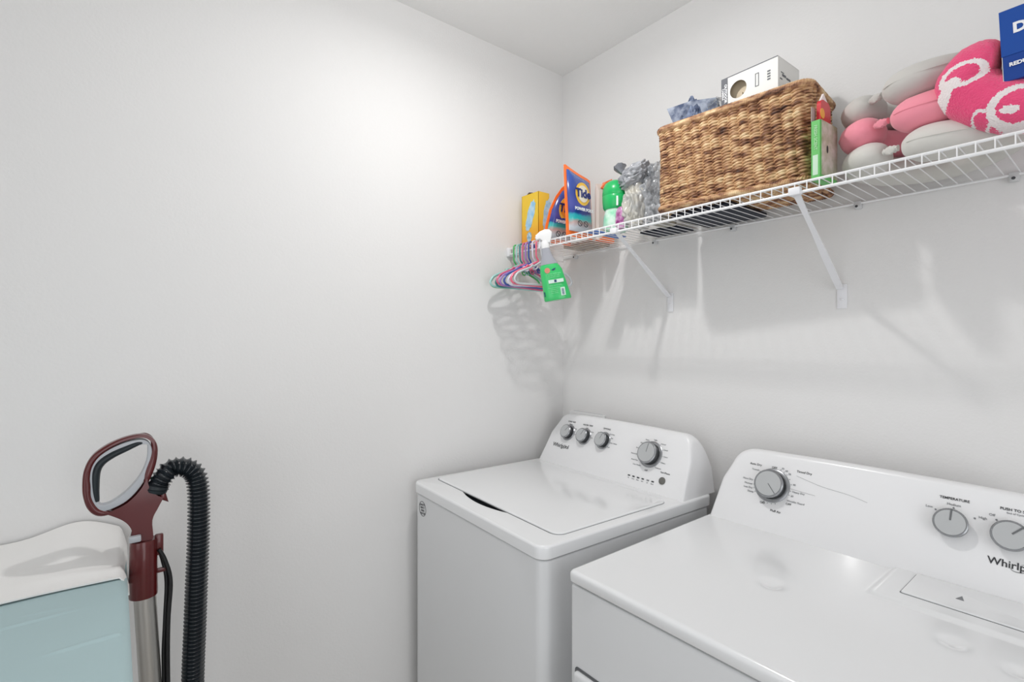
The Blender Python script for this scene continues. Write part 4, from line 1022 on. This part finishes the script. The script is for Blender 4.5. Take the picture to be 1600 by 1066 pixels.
bm = bmesh.new(); plate_into(bm, [circ(0, 0, 0.0095, 24)], 0.0006, 0, base @ Matrix.Translation((-0.020, 0.104, 0.0235))); link('round_emblem', bm, mat('coral_print', 'D98C78', 0.5), sb)
bm = bmesh.new()
for k in range(6): bx(bm, 0.0185, 0.0265, 0.015+0.0036*k, 0.0170+0.0036*k, 0.0263, 0.0270, mtx=base)
bx(bm, -0.002, 0.006, 0.060, 0.069, 0.0263, 0.0270, mtx=base); bx(bm, -0.043, -0.040, 0.016, 0.032, 0.014, 0.020, mtx=base)
plate_into(bm, [[(0, 0), (0.008, 0.004), (0.016, 0.006), (0.012, 0.0), (0.006, -0.003)]], 0.0003, 0, base @ Matrix.Translation((-0.006, 0.104, 0.0240)))
link('dark_marks', bm, mat('dark_blue_ink', '22406A', 0.5), sb, smooth=0)
bm = bmesh.new()
for k in range(4): text_into(bm, ('For best results spray', 'on stain and wash', 'in warmest water', 'Keep out of reach')[k], 0.0055, base @ Matrix.Translation((0.0, 0.091-0.006*k if k < 3 else 0.050, 0.0257)))
for k in range(4): text_into(bm, ('Contains surfactants', 'and enzymes', 'Store upright', 'Rinse empty')[k], 0.0048, base @ Matrix.Translation((-0.006, 0.042-0.006*k, 0.0268)))
link('fine_print', bm, mat('pale_green_print', '9FE6B8', 0.5), sb, smooth=0)

# ------------------------------------------------------------------ ironing board with blue cover and white cloth
IZ = 0.900
board = thing('ironing_board', 'ironing board with pale blue cotton cover standing against the side wall', 'ironing board', (0.7, -1.73, 0))
def wr(x, y):
    z = 0
    for (cx, cy, ang, L, w, h) in ((0.375, -1.69, 1.62, 0.075, 0.0045, 0.0028), (0.52, -1.585, 1.57, 0.060, 0.0045, 0.0032), (0.345, -1.66, 1.50, 0.03, 0.004, 0.0012), (0.62, -1.75, 1.5, 0.12, 0.010, 0.002)):
        dx, dy = x-cx, y-cy; a = dx*math.cos(ang)+dy*math.sin(ang); b = -dx*math.sin(ang)+dy*math.cos(ang)
        z += h*math.exp(-(a/L)**4-(b/w)**2)
    return z+0.0012*noise.noise(Vector((x*9, y*14, 0)))
by0, by1, bx0, bx1 = -1.920, -1.538, 0.02, 1.34
bm = bmesh.new(); N1, N2 = 440, 80
def half(x):
    if x > 0.85: t = (x-0.85)/(bx1-0.85); return 0.5*math.sqrt(max(0, 1-t**2.2))*(by1-by0)
    return 0.5*(by1-by0)
rows = []
cyb = (by0+by1)/2; er = 0.016
prof = []
for k in range(7): a = -PI/2+PI*k/6 if False else 0
for i in range(N1+1):
    x = bx0+(bx1-bx0)*i/N1; h = max(half(x), 0.012)
    if x < bx0+0.04: h -= 0.04*(1-math.sqrt(max(0, 1-((bx0+0.04-x)/0.04)**2)))
    row = []
    top = []
    for k in range(N2+1):
        v = -1+2*k/N2; y = cyb+v*(h-er); top.append((y, IZ+wr(x, y)))
    L = []
    for k in range(5): a = PI-(PI/2)*(k/5)-0; L.append((cyb-(h-er)+er*math.cos(a), IZ-er+er*math.sin(a)))
    R = []
    for k in range(1, 6): a = PI/2-(PI/2)*(k/5); R.append((cyb+(h-er)+er*math.cos(a), IZ-er+er*math.sin(a)))
    ring_ = L+top+R+[(cyb+h-0.001, IZ-0.030), (cyb-h+0.001, IZ-0.030)]
    rows.append([Vector((x, y, z)) for y, z in ring_])
loft(bm, rows); link('fabric_cover', bm, M['blue_cloth'], board, smooth=60)
for s, dx in ((-1, 0.0), (1, 0.05)):
    for yy in (-1.80, -1.66):
        bm = bmesh.new(); tube(bm, [(0.68+s*0.40, yy, 0.015), (0.68-s*0.35, yy+0.02*s*0, IZ-0.035)], 0.011, 10); link('leg', bm, M['bracket'], board)
for p, q in (((0.28, -1.88, 0.014), (0.28, -1.58, 0.014)), ((1.08, -1.88, 0.014), (1.08, -1.58, 0.014))):
    bm = bmesh.new(); tube(bm, [p, q], 0.012, 10); link('foot_bar', bm, M['bracket'], board)

# white cloth
bm = bmesh.new(); NU, NV = 90, 60; g = []
def cz_(u, v):
    # u along y (0 far left offscreen .. 1 at the wand end), v from wall (0) to board edge (1)
    y = -2.02+u*(0.484); x = 0.008+v*(0.268+0.006*math.sin(u*7))
    b = 0.052*math.exp(-((y+1.625)/0.085)**2)+0.030*math.exp(-((y+1.80)/0.12)**2)
    z = IZ+0.004+b*(1-v)**1.3
    z += 0.006*math.exp(-((v-0.85-0.3*(u-0.9))/0.06)**2)*(u > 0.6)*(u-0.6)/0.4
    z += 0.004*noise.noise(Vector((x*10, y*10, 1)))*(1-v)
    if u > 0.965:
        k = (u-0.965)/0.035; z -= 0.034*k*k+0.006*k; y -= 0.002*k
    return Vector((x, y+0.008*math.sin(v*6)*(u > 0.9)*0, z))
for j in range(NU+1): g.append([bm.verts.new(cz_(j/NU, i/NV)) for i in range(NV+1)])
for j in range(NU):
    for i in range(NV): bm.faces.new((g[j][i], g[j][i+1], g[j+1][i+1], g[j+1][i]))
bmesh.ops.recalc_face_normals(bm, faces=bm.faces)
bmesh.ops.solidify(bm, geom=bm.faces[:], thickness=-0.003)
o = link('white_cloth', bm, M['white_cloth'], smooth=70)
props(o, 'white cotton cloth draped over the wall end of the blue ironing board', 'cloth')

# ------------------------------------------------------------------ vacuum wand with ring handle and hose
OUT = [(-1.611, 1.093), (-1.612, 1.112), (-1.608, 1.138), (-1.594, 1.162), (-1.573, 1.179), (-1.546, 1.192), (-1.514, 1.198), (-1.498, 1.195), (-1.485, 1.181), (-1.482, 1.16), (-1.485, 1.137), (-1.494, 1.108), (-1.496, 1.093), (-1.492, 1.074), (-1.481, 1.058), (-1.467, 1.047), (-1.477, 1.022), (-1.487, 0.998), (-1.489, 0.952), (-1.536, 0.957), (-1.537, 0.982), (-1.548, 1.002), (-1.57, 1.019), (-1.592, 1.032), (-1.603, 1.048), (-1.61, 1.069)]
INN = [(-1.602, 1.091), (-1.6, 1.122), (-1.59, 1.147), (-1.571, 1.164), (-1.546, 1.176), (-1.522, 1.181), (-1.506, 1.178), (-1.496, 1.164), (-1.495, 1.141), (-1.502, 1.109), (-1.518, 1.074), (-1.54, 1.05), (-1.566, 1.038), (-1.583, 1.037), (-1.594, 1.049), (-1.6, 1.069)]
INN2 = [(-1.587, 1.089), (-1.586, 1.127), (-1.577, 1.138), (-1.546, 1.153), (-1.522, 1.165), (-1.506, 1.167), (-1.504, 1.16), (-1.506, 1.132), (-1.518, 1.101), (-1.54, 1.073), (-1.564, 1.055), (-1.579, 1.051), (-1.584, 1.056), (-1.587, 1.074)]
HX = 0.22
vac = thing('vacuum_cleaner', 'burgundy vacuum wand with a ring handle and black ribbed hose beside the ironing board', 'vacuum cleaner', (HX, -1.49, 0))
def smooth2(P, n=5): return [(p.x, p.y) for p in crom([(a, b, 0) for a, b in P], n, closed=True)]
def shrink(P, d):
    m = len(P); out = []
    A = sum(P[i][0]*P[(i+1) % m][1]-P[(i+1) % m][0]*P[i][1] for i in range(m)); s = 1 if A > 0 else -1
    for i in range(m):
        a, b = P[i-1], P[(i+1) % m]; t = Vector((b[0]-a[0], b[1]-a[1])).normalized(); out.append((P[i][0]-s*t.y*d, P[i][1]+s*t.x*d))
    return out
fr = basis((HX, 0, 0), (0, 1, 0), (0, 0, 1))      # local x = world y, local y = world z, local z = +x
bm = bmesh.new(); o_ = shrink(smooth2(OUT), 0.007); i_ = shrink(smooth2(INN), -0.004)
plate_into(bm, [o_, i_], 0.007, 0.0068, fr, res=5)
hb = link('handle_ring', bm, M['red'], vac, smooth=60)
bm = bmesh.new(); a_ = shrink(smooth2(INN), -0.003)
plate_into(bm, [shrink(smooth2(INN), 0.0012), shrink(smooth2(INN2), -0.003)], 0.0105, 0.0012, fr, res=3)
link('inner_ring', bm, M['greyring'], vac, smooth=50)
bm = bmesh.new(); gp = crom([(0, y, z) for y, z in [(-1.589, 1.058), (-1.591, 1.085), (-1.590, 1.120), (-1.582, 1.139), (-1.564, 1.153), (-1.540, 1.164), (-1.520, 1.172), (-1.509, 1.172)]], 6)
ng = len(gp); tube(bm, [Vector((HX+0.004, p.y, p.z)) for p in gp], [0.0080*math.sin(PI*(0.1+0.85*i/(ng-1)))**0.5 for i in range(ng)], 12, flat=(Vector((1, 0, 0)), 1.9))
link('grip', bm, M['grip'], vac, smooth=60)
def tz(z): # wand axis y at height z
    return -1.507+(0.83-z)*(0.010/0.196)
bm = bmesh.new()
lo = []
for z, rx, ry in ((0.832, 0.0262, 0.0262), (0.836, 0.0268, 0.0266), (0.90, 0.0262, 0.0258), (0.950, 0.0255, 0.0250), (0.956, 0.0235, 0.0245), (0.985, 0.0215, 0.0255), (1.01, 0.018, 0.030), (1.03, 0.013, 0.036)):
    yy = -1.5095; n = 32
    lo.append([Vector((HX+rx*math.cos(2*PI*k/n), yy+ry*math.sin(2*PI*k/n), z)) for k in range(n)])
loft(bm, lo[:5]); link('neck_sleeve', bm, M['red'], vac, smooth=50)
bm = bmesh.new(); bx(bm, HX+0.012, HX+0.0255, -1.536, -1.514, 0.960, 0.974, 0.003, 2); link('release_button', bm, M['greyring'], vac)
bm = bmesh.new(); tube(bm, [(HX, tz(0.836), 0.836), (HX, tz(0.5), 0.5), (HX, tz(0.06), 0.06)], 0.0208, 32); link('wand_tube', bm, M['silver'], vac, smooth=50)
# cord clip and cord
bm = bmesh.new(); bx(bm, HX-0.006, HX+0.006, -1.489, -1.473, 0.915, 0.962, 0.003, 2); bx(bm, HX-0.004, HX+0.004, -1.487, -1.466, 0.875, 0.885, 0.002, 2); link('cord_clip', bm, M['red'], vac)
bm = bmesh.new()
for dx, dy, w in ((0.0, 0, 0), (0.008, 0.007, 1.3)):
    tube(bm, crom([(HX+dx, -1.482, 0.93), (HX+dx, -1.474+dy*0.6, 0.90), (HX+dx, -1.467+dy, 0.85), (HX+dx, -1.470+dy*0.8, 0.76), (HX+dx, -1.472+dy, 0.64), (HX+dx, -1.46, 0.35), (HX+dx, -1.45, 0.10)], 8), 0.0042, 8)
link('power_cord', bm, M['cable'], vac, smooth=60)
# ribbed hose
HP = [(-1.4865, 1.060), (-1.482, 1.076), (-1.470, 1.094), (-1.457, 1.105), (-1.434, 1.105), (-1.414, 1.088), (-1.406, 1.058), (-1.404, 1.010), (-1.405, 0.93), (-1.408, 0.845), (-1.412, 0.72), (-1.416, 0.599), (-1.42, 0.35), (-1.425, 0.16), (-1.46, 0.085)]
P = crom([(HX-0.004*(i > 2), y, z) for i, (y, z) in enumerate(HP)], 12)
# resample evenly, four samples per rib
cum = [0]
for a, b in zip(P, P[1:]): cum.append(cum[-1]+(b-a).length)
rib = 0.0088; stepn = int(cum[-1]/(rib/4)); Q = []; rad = []; j = 0
for k in range(stepn):
    s = k*rib/4
    while cum[j+1] < s: j += 1
    t_ = (s-cum[j])/(cum[j+1]-cum[j]); Q.append(P[j].lerp(P[j+1], t_))
    rad.append((0.0175, 0.0190, 0.0235, 0.0190)[k % 4])
bm = bmesh.new(); tube(bm, Q, rad, 26); link('ribbed_hose', bm, M['hose'], vac, smooth=75)
bm = bmesh.new()
lathe(bm, [(0.019, -0.010), (0.0215, -0.006), (0.0215, 0.004), (0.019, 0.010)], Matrix.Translation((HX, -1.485, 1.066)) @ Matrix.Rotation(math.radians(-22), 4, 'X'), 28); link('hose_cuff', bm, M['grip'], vac)
bm = bmesh.new(); bx(bm, HX-0.11, HX+0.11, -1.52, -1.38, 0.004, 0.075, 0.02, 4); link('floor_head', bm, M['red'], vac)
